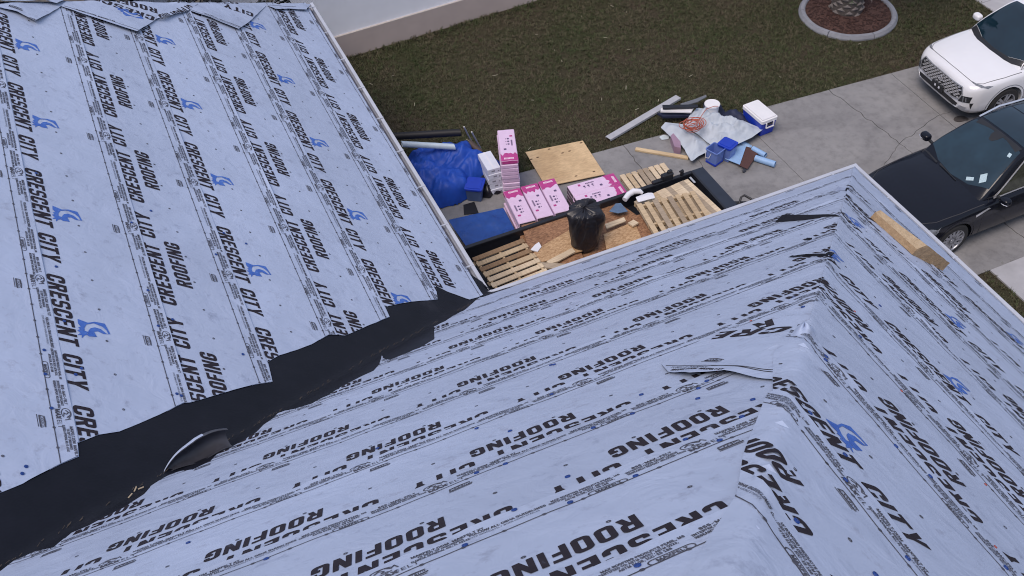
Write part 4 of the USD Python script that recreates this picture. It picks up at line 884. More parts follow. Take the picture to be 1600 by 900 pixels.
# hinge lump and latch on the far rail
hp = at2(1041, 272, TZ+.1); obj('hinge_block', cat_([bx(hp[0], ty1+.02, TZ+.07, .24, .10, .16, bev=.02), bx(hp[0]-.2, ty1+.02, TZ+.025, .2, .08, .06, bev=.01), bx(hp[0]+.05, ty1+.02, TZ+.17, .10, .07, .07, bev=.02)]), BLK, tr)
hp = at2(1064, 268, TZ+.06); obj('latch', cat_([bx(hp[0], ty1, TZ+.06, .06, .05, .12, bev=.01), tube([(hp[0]-.06, ty1, TZ+.10), (hp[0]+.02, ty1, TZ+.12)], .018, 6)]), BLK, tr)
# jack crank at the drawbar: bent handle and round foot wheel
jb = [at(1154, 322, .62), at(1158, 308, .72), at(1163, 305, .76), at(1172, 310, .74), at(1178, 314, .72)]
jk = obj('jack_crank', tube(jb, .022, 8), BLK, tr, smooth=60); obj('jack_housing', tube([at(1176, 313, .72), at(1184, 316, .70)], .04, 10), BLK, tr, smooth=40)
wp = at(1187, 315, .70); wv = trimesh.creation.cylinder(.085, .05, sections=22); wv.apply_transform(trimesh.transformations.rotation_matrix(.6, (1, 0, 0))); wv.apply_translation(wp); obj('jack_wheel', wv, plain('wheel_grey', (.06, .065, .08), .6), tr, smooth=40)

# ---- chipboard sheets and planks loaded on the trailer
def board(name, px, z, th, mt, label, cat, group=None):
    p = Polygon([tuple(at2(*q, z)) for q in px]).buffer(0); m = prism(p, z-th, z)
    return obj(name, m, mt, None, label, cat, group)
board('chipboard_sheet', [(806, 420), (815, 352), (888, 334), (960, 312), (1032, 362), (1038, 385), (960, 432), (850, 460)], .80, .018, OSBR, 'largest reddish chipboard sheet, lying lowest across the trailer under the bag', 'board')
board('chipboard_sheet', [(815, 352), (890, 335), (905, 375), (828, 397)], .90, .016, OSBR, 'reddish chipboard offcut on the trailer, next to the three-column shingle bundles', 'board')
board('chipboard_sheet', [(838, 389), (892, 358), (910, 392), (836, 412), (830, 402)], .93, .016, OSBT, 'tan chipboard wedge on the trailer, left of the black bag', 'board')
board('chipboard_sheet', [(832, 408), (905, 385), (915, 412), (845, 435)], .87, .016, OSBR, 'reddish chipboard strip on the trailer, in front of the tan wedge', 'board')
board('chipboard_sheet', [(943, 366), (991, 346), (1004, 376), (950, 402)], .90, .016, OSBT, 'pale flaky chipboard sheet on the trailer, right of the black bag', 'board')
board('chipboard_sheet', [(985, 338), (1016, 332), (1030, 366), (1005, 380)], .88, .016, OSBR, 'reddish chipboard offcut on the trailer, leaning by the slatted pallets', 'board')
board('plank', [(854, 408), (894, 387), (899, 393), (872, 408), (858, 412)], .955, .03, PW[2], 'pale plank on the trailer, left of the bag, above the weathered plank', 'plank')
board('plank', [(838, 409), (912, 414), (911, 424), (842, 417)], .965, .03, PW[1], 'grey weathered plank on the trailer, crosswise in front of the bag', 'plank')
board('wood_block', [(981, 348), (990, 343), (998, 348), (989, 353)], .96, .035, PW[2], 'small square pale wood block on the chipboard right of the bag', 'block')
board('plank', [(945, 350), (975, 339), (978, 345), (948, 357)], .945, .02, PW[2], 'short pale plank on the trailer, touching the right side of the bag', 'plank')
board('rag', [(829, 390), (836, 382), (842, 378), (846, 385), (840, 393)], .955, .02, PAPER, 'small white paper scrap beside the tan chipboard wedge', 'scrap')

# ---- pallets
def pallet(label, origin, ux, L, W, z, nb, mats, boards_along_y=True, bw=.09, group=None, gaps=None, th=.12):
    """deck boards run along the pallet's local y; origin is its far left corner on plan, ux the unit vector along its front"""
    rz = math.degrees(math.atan2(ux[1], ux[0])); t = thing('pallet', label, 'pallet', group, (origin[0], origin[1], z), rz)
    pos = np.linspace(bw/2, L-bw/2, nb) if gaps is None else np.array(gaps)*L
    for i, x in enumerate(pos):
        w = bw*r5.uniform(.92, 1.08); b = bx(x, -W/2+r5.normal(0, .004), -.009, w, W*r5.uniform(.985, 1.0), .018, r5.normal(0, .005))
        obj('deck_board', b, mats[r5.integers(len(mats))], t)
    for y in (-.05, -W/2, -W+.05):
        obj('stringer', bx(L/2, y, -.018-.04, L, .04, .08), PW[0], t)
    for x in (.06, L/2, L-.06): obj('bottom_board', bx(x, -W/2, -.018-.08-.009, .09, W, .018), PW[1], t)
    return t
def u2(a, b): d = np.array(b)-np.array(a); return d/np.linalg.norm(d)
zu = 1.085; a, b = at2(994.5, 318.5, zu), at2(1083, 297.5, zu)
pallet('upper slatted pallet of the pair stacked on the right end of the trailer', a, u2(a, b), np.linalg.norm(b-a)+.02, 1.15, zu, 8, PW[:3]+[PW[0]], gaps=[.04, .175, .31, .44, .565, .69, .82, .955])
zl = .96; a, b = at2(1012, 305, zl), at2(1074, 279, zl)
a2 = np.array(b)-u2(a, b)*1.2
pallet('lower pallet of the pair on the right end of the trailer, its boards close together', a2, u2(a, b), 1.2, 1.2, zl, 12, PW[:3], bw=.098)
zg = .155; a, b = at2(968, 274, zg), at2(1037, 254, zg)
pallet('pallet standing on the ground beyond the black trailer rail, next to the two-column shingle bundles', a, u2(a, b), np.linalg.norm(b-a), 1.0, zg, 8, [PW[2], PW[2], PW[1], PW[0]], bw=.10)
zc = .985; a, b = at2(737, 403, zc), at2(817, 372, zc); ux = u2(a, b); uy = np.array([-ux[1], ux[0]])
# its boards run the other way: turn the pallet a quarter
pallet('pallet on the left end of the trailer, below the flat blue tarp, boards running sideways', np.array(a)-uy*1.25+ux*0, uy, 1.25, 1.0, zc, 9, [PW[0], PW[2], PW[0], PW[3]], bw=.10)

# ---- wrapped shingle bundles
def bundle_thing(name, label, loc, rz, L=.98, W=.332, H=.092, top=True, flip=False, group=None, rag=3):
    t = thing(name, label, 'shingle bundle', group, loc, rz)
    b = bx(0, 0, H/2, L, W, H-.004, bev=.012); obj('wrapper', b, PINK, t)
    obj('open_end', bx(-L/2-.001, 0, H/2, .006, W*.9, H*.8), EDGEK, t)
    if top:
        r = np.random.default_rng(rag); e = L/2-.006
        xs = [e]+[e-.20+r.uniform(-.05, .05) for _ in range(9)]+[e]; ys = [-W/2+.004]+list(np.linspace(-W/2+.004, W/2-.004, 9))+[W/2-.004]
        bd = Polygon(list(zip(xs, ys))).buffer(0); obj('magenta_band', prism(bd, H-.004, H+.0005), MAG, t)
        obj('magenta_side', cat_([bx(e-.06, s*W/2, H/2, .13, .004, H*.75) for s in (-1, 1)]+[bx(L/2, 0, H/2, .004, W*.9, H*.75)]), MAG, t)
        obj('band_lettering', cat_([bx(e-.065, -.095+.024*k, H+.0008, .05, .016, .0015) for k in range(8)]), PLT, t, kind='stuff')
        mk = []
        for k in range(3):
            c = trimesh.creation.cylinder(.022, .0014, sections=14); c.apply_translation((-.02-.085*k, .02, H+.0005)); mk.append(c)
            mk += [bx(-.02-.085*k, -.025, H+.0006, .03, .012, .0012)]
        mk += [bx(-.13+.03*k, .085, H+.0006, .022, .03, .0012) for k in range(6)]+[bx(.13, -.06, H+.0006, .05, .05, .0012)]
        obj('printed_marks', cat_(mk), PDK, t, kind='stuff')
        obj('magenta_square', bx(-.27, .085, H+.0006, .045, .055, .0014), MAG, t)
    return t
ordn = ['topmost', 'second from the top', 'third from the top', 'fourth from the top', 'fifth from the top', 'sixth from the top', 'seventh from the top', 'eighth from the top', 'ninth from the top', 'bottom']
plainb = None
def stack(where, cx, cy, rz, n, rag, z0=G0, **kw):
    global plainb
    for k in range(n):
        z = z0+(n-1-k)*.094; jx, jy, jr = r5.normal(0, .012, 3)*[1, 1, 60]
        lab = f'{ordn[k]} pink shingle bundle {where}'
        if k == 0: bundle_thing('shingle_bundle', lab, (cx, cy, z), rz, rag=rag, **kw)
        elif plainb is None: plainb = bundle_thing('shingle_bundle', lab, (cx+jx, cy+jy, z), rz+jr, top=False)
        else: copy_of(plainb, 'shingle_bundle', lab, 'shingle bundle', None, (cx+jx, cy+jy, z), rz+jr)
A, B, C_, D = (at2(*p, .5) for p in ((785, 300), (868, 280), (892, 316), (812, 352)))
ux = u2(A, B); uy = np.array([ux[1], -ux[0]]); Wd = np.linalg.norm(B-A); rzb = math.degrees(math.atan2(-uy[1], -uy[0]))
for i, nm in enumerate(('left', 'middle', 'right')):
    c = A+ux*(Wd*(i+.5)/3)+uy*(.49-.02*i)
    stack(f'in the {nm} column of the three-column pile', c[0], c[1], rzb, 5, 3+i)
A, B, C_, D = (at2(*p, .5) for p in ((885, 291), (960, 270), (983, 300), (905, 318)))
ux2 = u2(A, B); uy2 = np.array([ux2[1], -ux2[0]])
for i, nm in enumerate(('far', 'near')):
    c = A+ux2*.50+uy2*(.165+.335*i); stack(f'in the {nm} row of the two-row pile', c[0], c[1], math.degrees(math.atan2(ux2[1], ux2[0])), 5, 8+i)
A, B, C_, D = (at2(*p, .95) for p in ((777, 203), (803, 204), (810, 252), (783, 249)))
c = (A+B+C_+D)/4; dv_ = ((D-A)+(C_-B))/2; 
stack('in the tall leaning stack at the lawn edge', c[0], c[1], math.degrees(math.atan2(dv_[1], dv_[0])), 10, 12, z0=.02)
# white boxes
A, B, C_, D = (at2(*p, .62) for p in ((749, 243), (769, 239), (783, 262), (762, 267)))
c = (A+B+C_+D)/4; dv_ = ((D-A)+(C_-B))/2; rzw = math.degrees(math.atan2(dv_[1], dv_[0]))
for k in range(5):
    t = thing('white_carton', f'{ordn[k]} white carton beside the blue tarp heap' if k < 4 else 'bottom white carton beside the blue tarp heap', 'carton', None, (c[0]+r5.normal(0, .01), c[1]+r5.normal(0, .01), G0+(4-k)*.122), rzw+r5.normal(0, 1.5))
    obj('carton', bx(0, 0, .06, .56, .27, .118, bev=.004), WBOX, t); obj('carton_print', cat_([bx(.2815, -.02+.02*(k % 2), .065, .002, .07, .03), bx(.2815, .09, .05, .002, .03, .02)]+[bx(.1, .136, .06, .2, .002, .05)]), WGR, t, kind='stuff')
    obj('tape', bx(0, 0, .1195, .56, .03, .001), PAPER, t)

# ---- plywood
pl = [at2(821, 237.5, .09), at2(910.5, 219.5, .09)]; ux = u2(*pl); uy = np.array([ux[1], -ux[0]]); Lp = np.linalg.norm(pl[1]-pl[0])
pp = [pl[0], pl[1], at2(945, 272, .09), None]; pp[3] = pp[2]-(pl[1]-pl[0])*1.0
pw = obj('plywood_sheet', prism(Polygon(pp), .075, .09), PLY, None, 'pale knotted plywood sheet lying half on the lawn behind the pink bundles', 'plywood')
for px in ((830, 249), (840, 246), (858, 233), (890, 236), (879, 239), (928, 268), (900, 275), (908, 223)):
    k = at2(*px, .09); e = Point(*k).buffer(.022, 4); obj('knot', prism(affinity.scale(e, 1.4, .8), .088, .0912), KNOT, pw)

# ---- tarps
def drape(px, zref, rim, h, folds, seed, mt, name, label, cat, step=.035, wd=.25, th=.006):
    p = Polygon([tuple(at2(*q, zref)) for q in px]).buffer(0).buffer(-.03).buffer(.03, 6); v, f = cells(p, step)
    dist = shapely.distance(shapely.points(v), p.exterior); t = np.clip(dist/wd, 0, 1); t = t*t*(3-2*t)
    z = rim+h*t*(.8+.55*nz(v[:, 0], v[:, 1], 1.8, seed, 2))+folds*(np.abs(nz(v[:, 0]*1.2+v[:, 1]*.5, v[:, 1]-.4*v[:, 0], 4.2, seed+2, 3))*2-.35)*(.25+t)
    z = z+folds*.9*crumple(v[:, 0], v[:, 1], 3.4, seed)*(.35+t)
    P3 = np.c_[v, np.maximum(z, max(G0+.006, rim-.002))]; m = trimesh.Trimesh(P3, upward(P3, f), process=False)
    return obj(name, thick(m, th), mt, None, label, cat, smooth=55)
cp = at2(688, 262, .3)
obj('blue_tarp', heap(1.45, 5.82, .98, .80, .72, 2, .6, n=80, fold=2.6, base=.03, amp=.27), BLUE, None, 'bright blue crumpled tarpaulin thrown over a heap beside the left roof gutter', 'tarpaulin', smooth=28)
obj('plastic_sheet', heap(2.02, 5.42, .42, .50, .34, 6, .4, fold=4, base=.03), BLACKP, None, 'black plastic poking out under the right side of the crumpled blue tarpaulin', 'plastic sheet', smooth=45)
a, b = at(600, 214, .62), at(719, 207, .62); obj('felt_roll', thick(gridmesh(12, 20, lambda u, v: a+np.outer(u, b-a)+np.c_[.0*u, .075*np.cos(v*6.6)*(1-.05*v), .075*np.sin(v*6.6)*(1-.05*v)]), .003), UNDER, None, 'long black roll of felt lying along the back of the crumpled blue tarpaulin', 'roll', smooth=50)
a, b = at(628, 225, .74), at(710, 229.5, .74); obj('felt_roll', thick(gridmesh(12, 20, lambda u, v: a+np.outer(u, b-a)+np.c_[.0*u, .062*np.cos(v*6.9)*(1-.04*v), .062*np.sin(v*6.9)*(1-.04*v)]), .003), plain('felt_roll_pale', (.42, .52, .62), .5, var=.08), None, 'pale blue roll of underlay resting on top of the crumpled blue tarpaulin', 'roll', smooth=50)
for (p0, p1, z0, z1, lab) in (((725, 198), (737, 222), .95, .25, 'thin grey metal pole leaning behind the white cartons, nearer the tarpaulin'), ((737, 206), (751, 232), .95, .2, 'thin grey metal pole leaning behind the white cartons, nearer the pink stack')):
    obj('metal_pole', tube([at(*p0, z0), at(*p1, z1)], .016, 7), GRAYM, None, lab, 'pole', smooth=60)
a, b = at(733, 222, .45), at(754, 240, .35); obj('brown_tube', thick(gridmesh(6, 18, lambda u, v: a+np.outer(u, b-a)+np.c_[.06*np.cos(v*6.283)*.6, .06*np.cos(v*6.283), .06*np.sin(v*6.283)]), .006), plain('tube_brown', (.07, .05, .045), .7), None, 'short dark brown tube behind the white cartons', 'tube', smooth=50)
# tote with a blue lid
def tote(px, z, sx, sy, rz, lab, lid=True, body=BLUEC, h=.3, handle=False):
    c = at2(*px, z); t = thing('storage_tub', lab, 'tub', None, (c[0], c[1], G0), rz)
    o = box(-sx/2, -sy/2, sx/2, sy/2).buffer(.03, 4); i = o.buffer(-.006)
    rows = []
    wall = o.difference(i); m = prism(wall, .006, h); m.vertices[:, :2] *= (.86+.14*m.vertices[:, 2:3]/h); bt = prism(i, 0, .008); bt.vertices[:, :2] *= .86
    obj('tub_body', cat_([m, bt]), body, t); obj('rim', prism(o.buffer(.012, 4).difference(i), h-.02, h+.002), BLUEP if lid else body, t)
    if lid: obj('lid', cat_([prism(o.buffer(.016, 4), h+.003, h+.022), prism(o.buffer(-.03, 4), h+.022, h+.03)]), BLUEP, t)
    else: obj('inside_liner', prism(i.buffer(-.004), .01, .05), BLUEP, t)
    if handle: obj('bail_handle', tube([(-sx/2-.03, 0, h-.06), (-sx/2-.06, .02, h-.16), (-sx/2-.05, .1, h-.2), (-sx/2-.02, .14, h-.1)], .006, 6), WHITEP, t)
    return t
tote((742, 288), .34, .27, .30, -35, 'blue lidded storage tub in front of the white cartons', body=plain('plastic_grey_blue', (.06, .10, .22), .3))
board('felt_scrap', [(724, 320), (741, 315), (748, 333), (725, 335)], G0+.012, .008, UNDER, 'small black felt scrap on the concrete above the flat blue tarpaulin', 'felt scrap')
# flat tarpaulin over a low board
px = [(700, 342), (786, 323), (807, 362), (735, 393)]
q = [at2(*p, .32) for p in px]; pg = Polygon(q); obj('insulation_board', prism(pg.buffer(-.04), .20, .30), plain('board_grey', (.27, .28, .30), .7), None, 'grey rigid board under the flat blue tarpaulin', 'board')
obj('timber_bearer', bx(*(pg.centroid.coords[0]), .12, .9, .12, .155, .3), PW[3], None, 'dark timber bearer under the grey board and flat blue tarpaulin', 'bearer')
drape(px, .33, .305, .015, .05, 3, BLUED, 'blue_tarp', 'flat faded blue tarpaulin spread over a low board beside the bundles', 'tarpaulin', wd=.12)
board('plastic_scrap', [(778, 381), (784, 377), (800, 376), (806, 382), (795, 388), (779, 390)], .60, .01, plain('plastic_clear_blue', (.16, .22, .32), .2, var=.3), 'crumpled clear plastic between the flat blue tarpaulin and the left pallet', 'plastic scrap')

# ---- rubbish bag standing on the chipboard
bc = at2(918, 398, .82)+np.array([.06, .16])
def bag(u, v):
    a = v*2*np.pi; t = u; z = np.interp(t, [0, .72, .86, .95, 1], [0, .72, .83, .87, .88])
    R = np.interp(t, [0, .04, .15, .4, .65, .82, .88, .93, .97, 1.0], [.02, .19, .245, .275, .29, .285, .265, .22, .13, .01])
    k = np.clip((t-.62)/.26, 0, 1)*np.clip((1.02-t)/.12, 0, 1)
    R = R*(1+.09*np.sin(2*a+1+2.4*t)+.06*np.sin(3*a-4*t)+.03*np.sin(5*a+6*t)+.16*np.maximum(np.cos(a-.35), 0)**22*k+.18*np.maximum(np.cos(a-math.pi+.15), 0)**22*k+.05*np.sin(11*a+2*np.sin(3*a))*k)
    x, y = R*np.cos(a), R*.80*np.sin(a)
    d = .34*crumple(np.cos(a)*.6+3, np.sin(a)*.6+t*1.0, 2.2, 5, 7)+.16*crumple(np.cos(a)*.8, np.sin(a)*.8+t*1.6, 4.0, 9, 5)
    return np.c_[bc[0]+x*(1+d*.5), bc[1]+y*(1+d*.5)+.10*t*t, .82+z+d*.16*(t > .15)]
BAG = plain('bag_black', (.012, .012, .017), .38, var=.3, scale=6, bump=.5, bscale=16)
rb = obj('rubbish_bag', gridmesh(70, 110, bag), BAG, None, 'full black rubbish bag standing on the chipboard on the trailer', 'rubbish bag', smooth=32)
tp = at(917, 326, 1.7)
obj('bag_knot', heap(bc[0]+.05, bc[1]+.22, .20, .10, .10, 8, .6, n=24, fold=9, base=1.645), BAG, rb, smooth=40)
board('plastic_scrap', [(952, 330), (962, 318), (970, 317), (981, 330), (966, 333)], .93, .012, plain('plastic_blue_grey', (.10, .16, .26), .25, var=.3, bump=.5), 'crumpled blue grey plastic between the black bag and the slatted pallets', 'plastic scrap')
drape([(993, 308), (1012, 301), (1020, 301), (1024, 309), (1008, 313), (997, 316)], 1.10, 1.10, .03, .03, 4, PAPER, 'white_bag', 'white paper sack lying on the corner of the upper pallet', 'sack', wd=.06)
gl = [at(976, 312, 1.0), at(982, 304, 1.02), at(990, 299, 1.03), at(1000, 299, 1.03), at(1004, 302, 1.0)]
obj('white_sleeve', tube(gl, [.05, .055, .06, .05, .03], 10), PAPER, None, 'white crumpled sleeve draped over the black trailer rail', 'cloth', smooth=60)

# ---- pile by the lawn: grey sheets, cord, cooler, buckets, rolls
a, b = at(950, 217, .07), at(1060, 152, .07); d = b-a; Lm = np.linalg.norm(d); cmid = (a+b)/2
ml = thing('metal_flashing', 'long pale grey metal flashing lying across the lawn edge', 'flashing', None, (cmid[0], cmid[1], .07), math.degrees(math.atan2(d[1], d[0])))
obj('flange', bx(0, 0, .02, Lm, .15, .006), GRAYM, ml); obj('return_edge', cat_([bx(0, -.073, .0, Lm, .005, .05), bx(0, .073, .0, Lm, .005, .05)]), GRAYM, ml)
a, b = at(993, 231, .09), at(1076, 245, .09); d = b-a; cm_ = (a+b)/2
obj('lumber', bx(cm_[0], cm_[1], G0+.022, np.linalg.norm(d[:2]), .09, .042, math.atan2(d[1], d[0]), bev=.003), LUM, None, 'pale pine two-by-four lying on the concrete', 'lumber')
drape([(1090, 160), (1110, 163), (1128, 172), (1163, 180), (1194, 193), (1176, 206), (1148, 219), (1122, 226), (1106, 214), (1094, 203), (1070, 187), (1078, 172)], .36, .22, .26, .17, 7, GREYT, 'grey_felt', 'larger grey felt sheet thrown over the pile, right of the orange cord', 'felt sheet', wd=.35)
drape([(1033, 191), (1040, 183), (1068, 186), (1083, 199), (1098, 206), (1116, 223), (1106, 229), (1092, 236), (1081, 245), (1075, 234), (1066, 219), (1050, 207)], .30, .17, .26, .12, 12, GREYT, 'grey_felt', 'grey felt sheet curling over the pile below the orange cord, nearer the pine lumber', 'felt sheet', wd=.35)
cc = at(1082, 195, .50); pts = []
for t in np.linspace(0, 1, 520):
    a_ = t*2*np.pi*11; rr = .135+.05*math.sin(t*37)+.035*math.sin(t*91+1); pts.append((cc[0]+1.25*rr*math.cos(a_)+.02*math.sin(t*50), cc[1]+rr*math.sin(a_), .47+.075*t+.02*math.sin(a_*1.3)))
pts += [tuple(at(*p)) for p in ((1093, 186, .52), (1098, 178, .50), (1104, 170, .48), (1116, 166, .46), (1122, 166, .44))]
obj('extension_cord', tube(pts, .0075, 5), ORANGE, None, 'orange extension cord coiled on the grey felt sheets', 'cord', smooth=60)
# white bucket lid, navy cloth, black panels behind
c = at2(1113, 161, .42); bk = thing('bucket', 'white round-lidded bucket half hidden behind the larger grey felt sheet', 'bucket', None, (c[0], c[1], .02)); obj('pail', trimesh.creation.revolve([[0, 0], [.13, 0], [.15, .36], [0, .36]], sections=28), WHITEP, bk, smooth=40); obj('lid', trimesh.creation.revolve([[0, .36], [.162, .36], [.164, .385], [.15, .39], [.145, .385], [0, .385]], sections=30), WHITEP, bk, smooth=30)
drape([(1125, 168), (1140, 161), (1160, 165), (1172, 175), (1180, 190), (1150, 184)], .28, .08, .26, .10, 15, NAVY, 'navy_cloth', 'dark navy cloth bundled between the white bucket and the cooler', 'cloth', wd=.15)
drape([(1100, 151), (1106, 147), (1112, 152), (1128, 156), (1136, 166), (1125, 170), (1100, 160)], .22, .05, .22, .08, 16, NAVY, 'navy_cloth', 'dark navy cloth behind the white bucket at the lawn edge', 'cloth', wd=.12)
def strip(px, z, th, mt, name, label, cat): return board(name, px, z, th, mt, label, cat)
strip([(1035, 164), (1090, 163), (1091, 167), (1036, 169)], .36, .03, BLK, 'black_strip', 'narrow black panel lying above the white trim by the grey felt', 'strip')
strip([(1033, 169), (1084, 168), (1080, 175), (1032, 174)], .30, .03, WHITEP, 'white_trim', 'white trim board between the black panels by the grey felt', 'trim')
strip([(1027, 176), (1080, 176), (1076, 181), (1036, 182)], .20, .05, NAVY, 'dark_strip', 'dark strip lying below the white trim by the grey felt', 'strip')
strip([(1063, 162), (1088, 154), (1103, 148), (1104, 151), (1090, 159), (1066, 166)], .24, .02, plain('trim_grey', (.13, .14, .16), .6), 'grey_trim', 'thin grey trim strip pointing at the white bucket', 'trim')
strip([(1048, 212), (1052, 208), (1063, 221), (1064, 231), (1054, 229)], .20, .17, plain('tub_pink_grey', (.30, .20, .28), .5), 'pink_box', 'dusty pink box half covered by the grey felt sheet near the lumber', 'box')
drape([(1030, 213), (1036, 210), (1046, 211), (1045, 216), (1034, 218)], .06, .05, .02, .03, 19, plain('glove_pale', (.5, .58, .62), .8), 'work_glove', 'pale work glove on the concrete left of the pink box', 'glove', step=.02, wd=.05)
# cooler
c = at2(1188, 171, .47); A_, B_ = at2(1169, 158, .47), at2(1201, 185, .47); co = thing('cooler', 'white-lidded blue cooler beside the grey felt pile', 'cooler', None, (c[0], c[1], .035), math.degrees(math.atan2(*(B_-A_)[::-1])))
ob = box(-.30, -.16, .30, .16).buffer(.03, 4); mm = prism(ob, .0, .33); mm.vertices[:, :2] *= (.88+.12*mm.vertices[:, 2:3]/.33); obj('body', mm, BLUEP, co)
obj('lid', cat_([prism(ob.buffer(.012), .332, .40), prism(ob.buffer(-.02), .40, .425)]), WHITEP, co); obj('handle', cat_([bx(.355, -.09, .28, .02, .02, .12), bx(.355, .09, .28, .02, .02, .12), bx(.362, 0, .225, .02, .20, .022)]), WHITEP, co); obj('handle_slot', bx(.338, 0, .285, .012, .15, .05), BLK, co)
tote((1118, 234), .34, .22, .22, 20, 'open clear blue square bucket with a white handle, in front of the grey felt', lid=False, h=.34, handle=True)
tote((1137, 226), .36, .22, .24, 25, 'clear blue square bucket with its bright blue lid on, beside the open bucket', h=.34)
board('underlay_offcut', [(1140, 226), (1166, 228), (1156, 257), (1133, 248)], .12, .01, LBL, 'light blue underlay offcut beside the lidded bucket', 'offcut')
board('brown_shingle', [(1166, 229), (1188, 234), (1168, 264), (1152, 257)], .10, .008, BRN, 'dark brown flat shingle lying over the light blue offcut', 'shingle')
for (p0, p1, r_, lab) in (((1176, 232), (1196, 243), .055, 'shorter light blue underlay roll, behind the brown shingle'), ((1180, 247), (1211, 257), .065, 'longer light blue underlay roll, right of the brown shingle')):
    a, b = at(*p0, .1), at(*p1, .1); n_ = np.array([-(b-a)[1], (b-a)[0], 0]); n_ /= np.linalg.norm(n_)
    obj('underlay_roll', thick(gridmesh(6, 24, lambda u, v: a+np.outer(u, b-a)+np.outer(r_*np.cos(v*7.4)*(1-.12*v), n_)+np.c_[0*u, 0*u, r_*np.sin(v*7.4)*(1-.12*v)]), .003), LBL, None, lab, 'roll', smooth=50)
drape([(1148, 216), (1160, 214), (1176, 224), (1174, 228), (1160, 226), (1150, 222)], .12, .06, .06, .07, 23, LBL, 'underlay_scrap', 'crumpled light blue underlay scrap above the brown shingle', 'scrap', step=.02, wd=.06)
c = at(1163, 267, .06); w = trimesh.creation.cylinder(.045, .03, sections=18); w.apply_transform(trimesh.transformations.rotation_matrix(1.2, (1, .4, 0))); w.apply_translation(c); cs = thing('caster', 'small black caster wheel on the concrete below the brown shingle', 'caster'); obj('wheel', w, plain('caster_grey', (.05, .055, .07), .5), cs, smooth=40); obj('fork', tube([c+[0, 0, .0], c+[-.02, .03, .05], c+[-.04, .06, .05]], .012, 6), BLK, cs, smooth=60)
c = at(1190, 204, .05); obj('black_strap', tube([c, c+[.05, -.03, .01], c+[.1, -.02, .0]], .02, 6), BLKR, None, 'short black strap end on the concrete beside the cooler', 'strap', smooth=60)
# ================================================================== cars
def raycast(tm, O, Dr):
    """first hit of each ray (same direction) with a mesh: distance or nan"""
    Dr = np.array(Dr, float); V = tm.vertices; T = V[tm.faces]; e1, e2 = T[:, 1]-T[:, 0], T[:, 2]-T[:, 0]; h = np.cross(Dr, e2); a = (e1*h).sum(1); ok = np.abs(a) > 1e-10
    T, e1, e2, h, a = T[ok], e1[ok], e2[ok], h[ok], a[ok]; out = np.full(len(O), np.nan)
    for i in range(0, len(O), 200):
        s = O[i:i+200, None]-T[None, :, 0]; u = (s*h).sum(2)/a; q = np.cross(s, e1[None]); v = (q@Dr)/a; t = (q*e2).sum(2)/a
        t = np.where((u >= -1e-6) & (v >= -1e-6) & (u+v <= 1+1e-6) & (t > 0), t, np.inf); m = t.min(1); out[i:i+200] = np.where(np.isfinite(m), m, np.nan)
    return out
def decal(tm, poly, axis, sign, off=.004, step=.05, smooth_gap=True):
    """a thin plate following the body: outline in a flat view, pressed onto the surface. axis 0: front view (y,z); 1: side view (x,z); 2: from above (x,y)"""
    v, f = subdiv(*tri2d(poly.buffer(0)), step); oth = [k for k in range(3) if k != axis]
    O = np.zeros((len(v), 3)); O[:, oth] = v; O[:, axis] = -sign*8; D = np.zeros(3); D[axis] = sign
    lo_, hi_ = v.min(0), v.max(0); TT = tm.vertices[tm.faces][:, :, oth]; kp = (TT.max(1) >= lo_-1e-4).all(1) & (TT.min(1) <= hi_+1e-4).all(1)
    t = raycast(trimesh.Trimesh(tm.vertices, tm.faces[kp], process=False), O, D); good = np.isfinite(t)
    P = O+np.outer(np.nan_to_num(t), D); P[:, axis] -= sign*off
    f = f[good[f].all(1)]
    if not len(f): return None
    n = np.cross(P[f[:, 1]]-P[f[:, 0]], P[f[:, 2]]-P[f[:, 0]])[:, axis]; f = f.copy(); f[n*(-sign) < 0] = f[n*(-sign) < 0][:, ::-1]
    return thick(trimesh.Trimesh(P, f, process=True), max(off*.9, .002))
def pch(x, y): return PchipInterpolator(x, y)
def car_body(st, H):
    """lower body and cabin as one closed shape. st: stations (x from the nose): half width, bottom, shoulder height, centre-line height"""
    st = np.array(st, float); xs = st[:, 0]; fw_, fb, fs, fc = (pch(xs, st[:, k]) for k in (1, 2, 3, 4))
    X = np.unique(np.r_[np.linspace(0, .5, 22), np.linspace(.5, xs[-1]-.4, 46), np.linspace(xs[-1]-.4, xs[-1], 14)])
    R = []
    for x in X:
        w, b, s, c = float(fw_(x)), float(fb(x)), float(fs(x)), float(fc(x)); m = (b+s)/2
        half = [(0, b), (.6*w, b), (.90*w, b+.03), (.975*w, b+.13), (.995*w, m-.08), (1.0*w, m+.06), (.992*w, s-.16), (.975*w, s-.07), (.94*w, s-.02), (.87*w, s+.25*(c-s)), (.72*w, s+.55*(c-s)), (.5*w, s+.80*(c-s)), (.25*w, s+.95*(c-s)), (0, c)]
        full = [(-y, z) for y, z in half[1:-1]][::-1]; pts = half+full
        R.append([(x, y, z) for y, z in pts])
    R = np.array(R); n = R.shape[1]; v = R.reshape(-1, 3); f = []
    for i in range(len(R)-1):
        for j in range(n):
            a, b_, c_, d = i*n+j, i*n+(j+1) % n, (i+1)*n+(j+1) % n, (i+1)*n+j; f += [(a, c_, b_), (a, d, c_)]
    for k, fl in ((0, 0), (len(R)-1, 1)):
        ci = len(v); v = np.vstack([v, R[k].mean(0)])
        for j in range(n): e = (k*n+j, k*n+(j+1) % n); f.append((ci, e[0], e[1]) if not fl else (ci, e[1], e[0]))
    return trimesh.Trimesh(v, np.array(f), process=False)
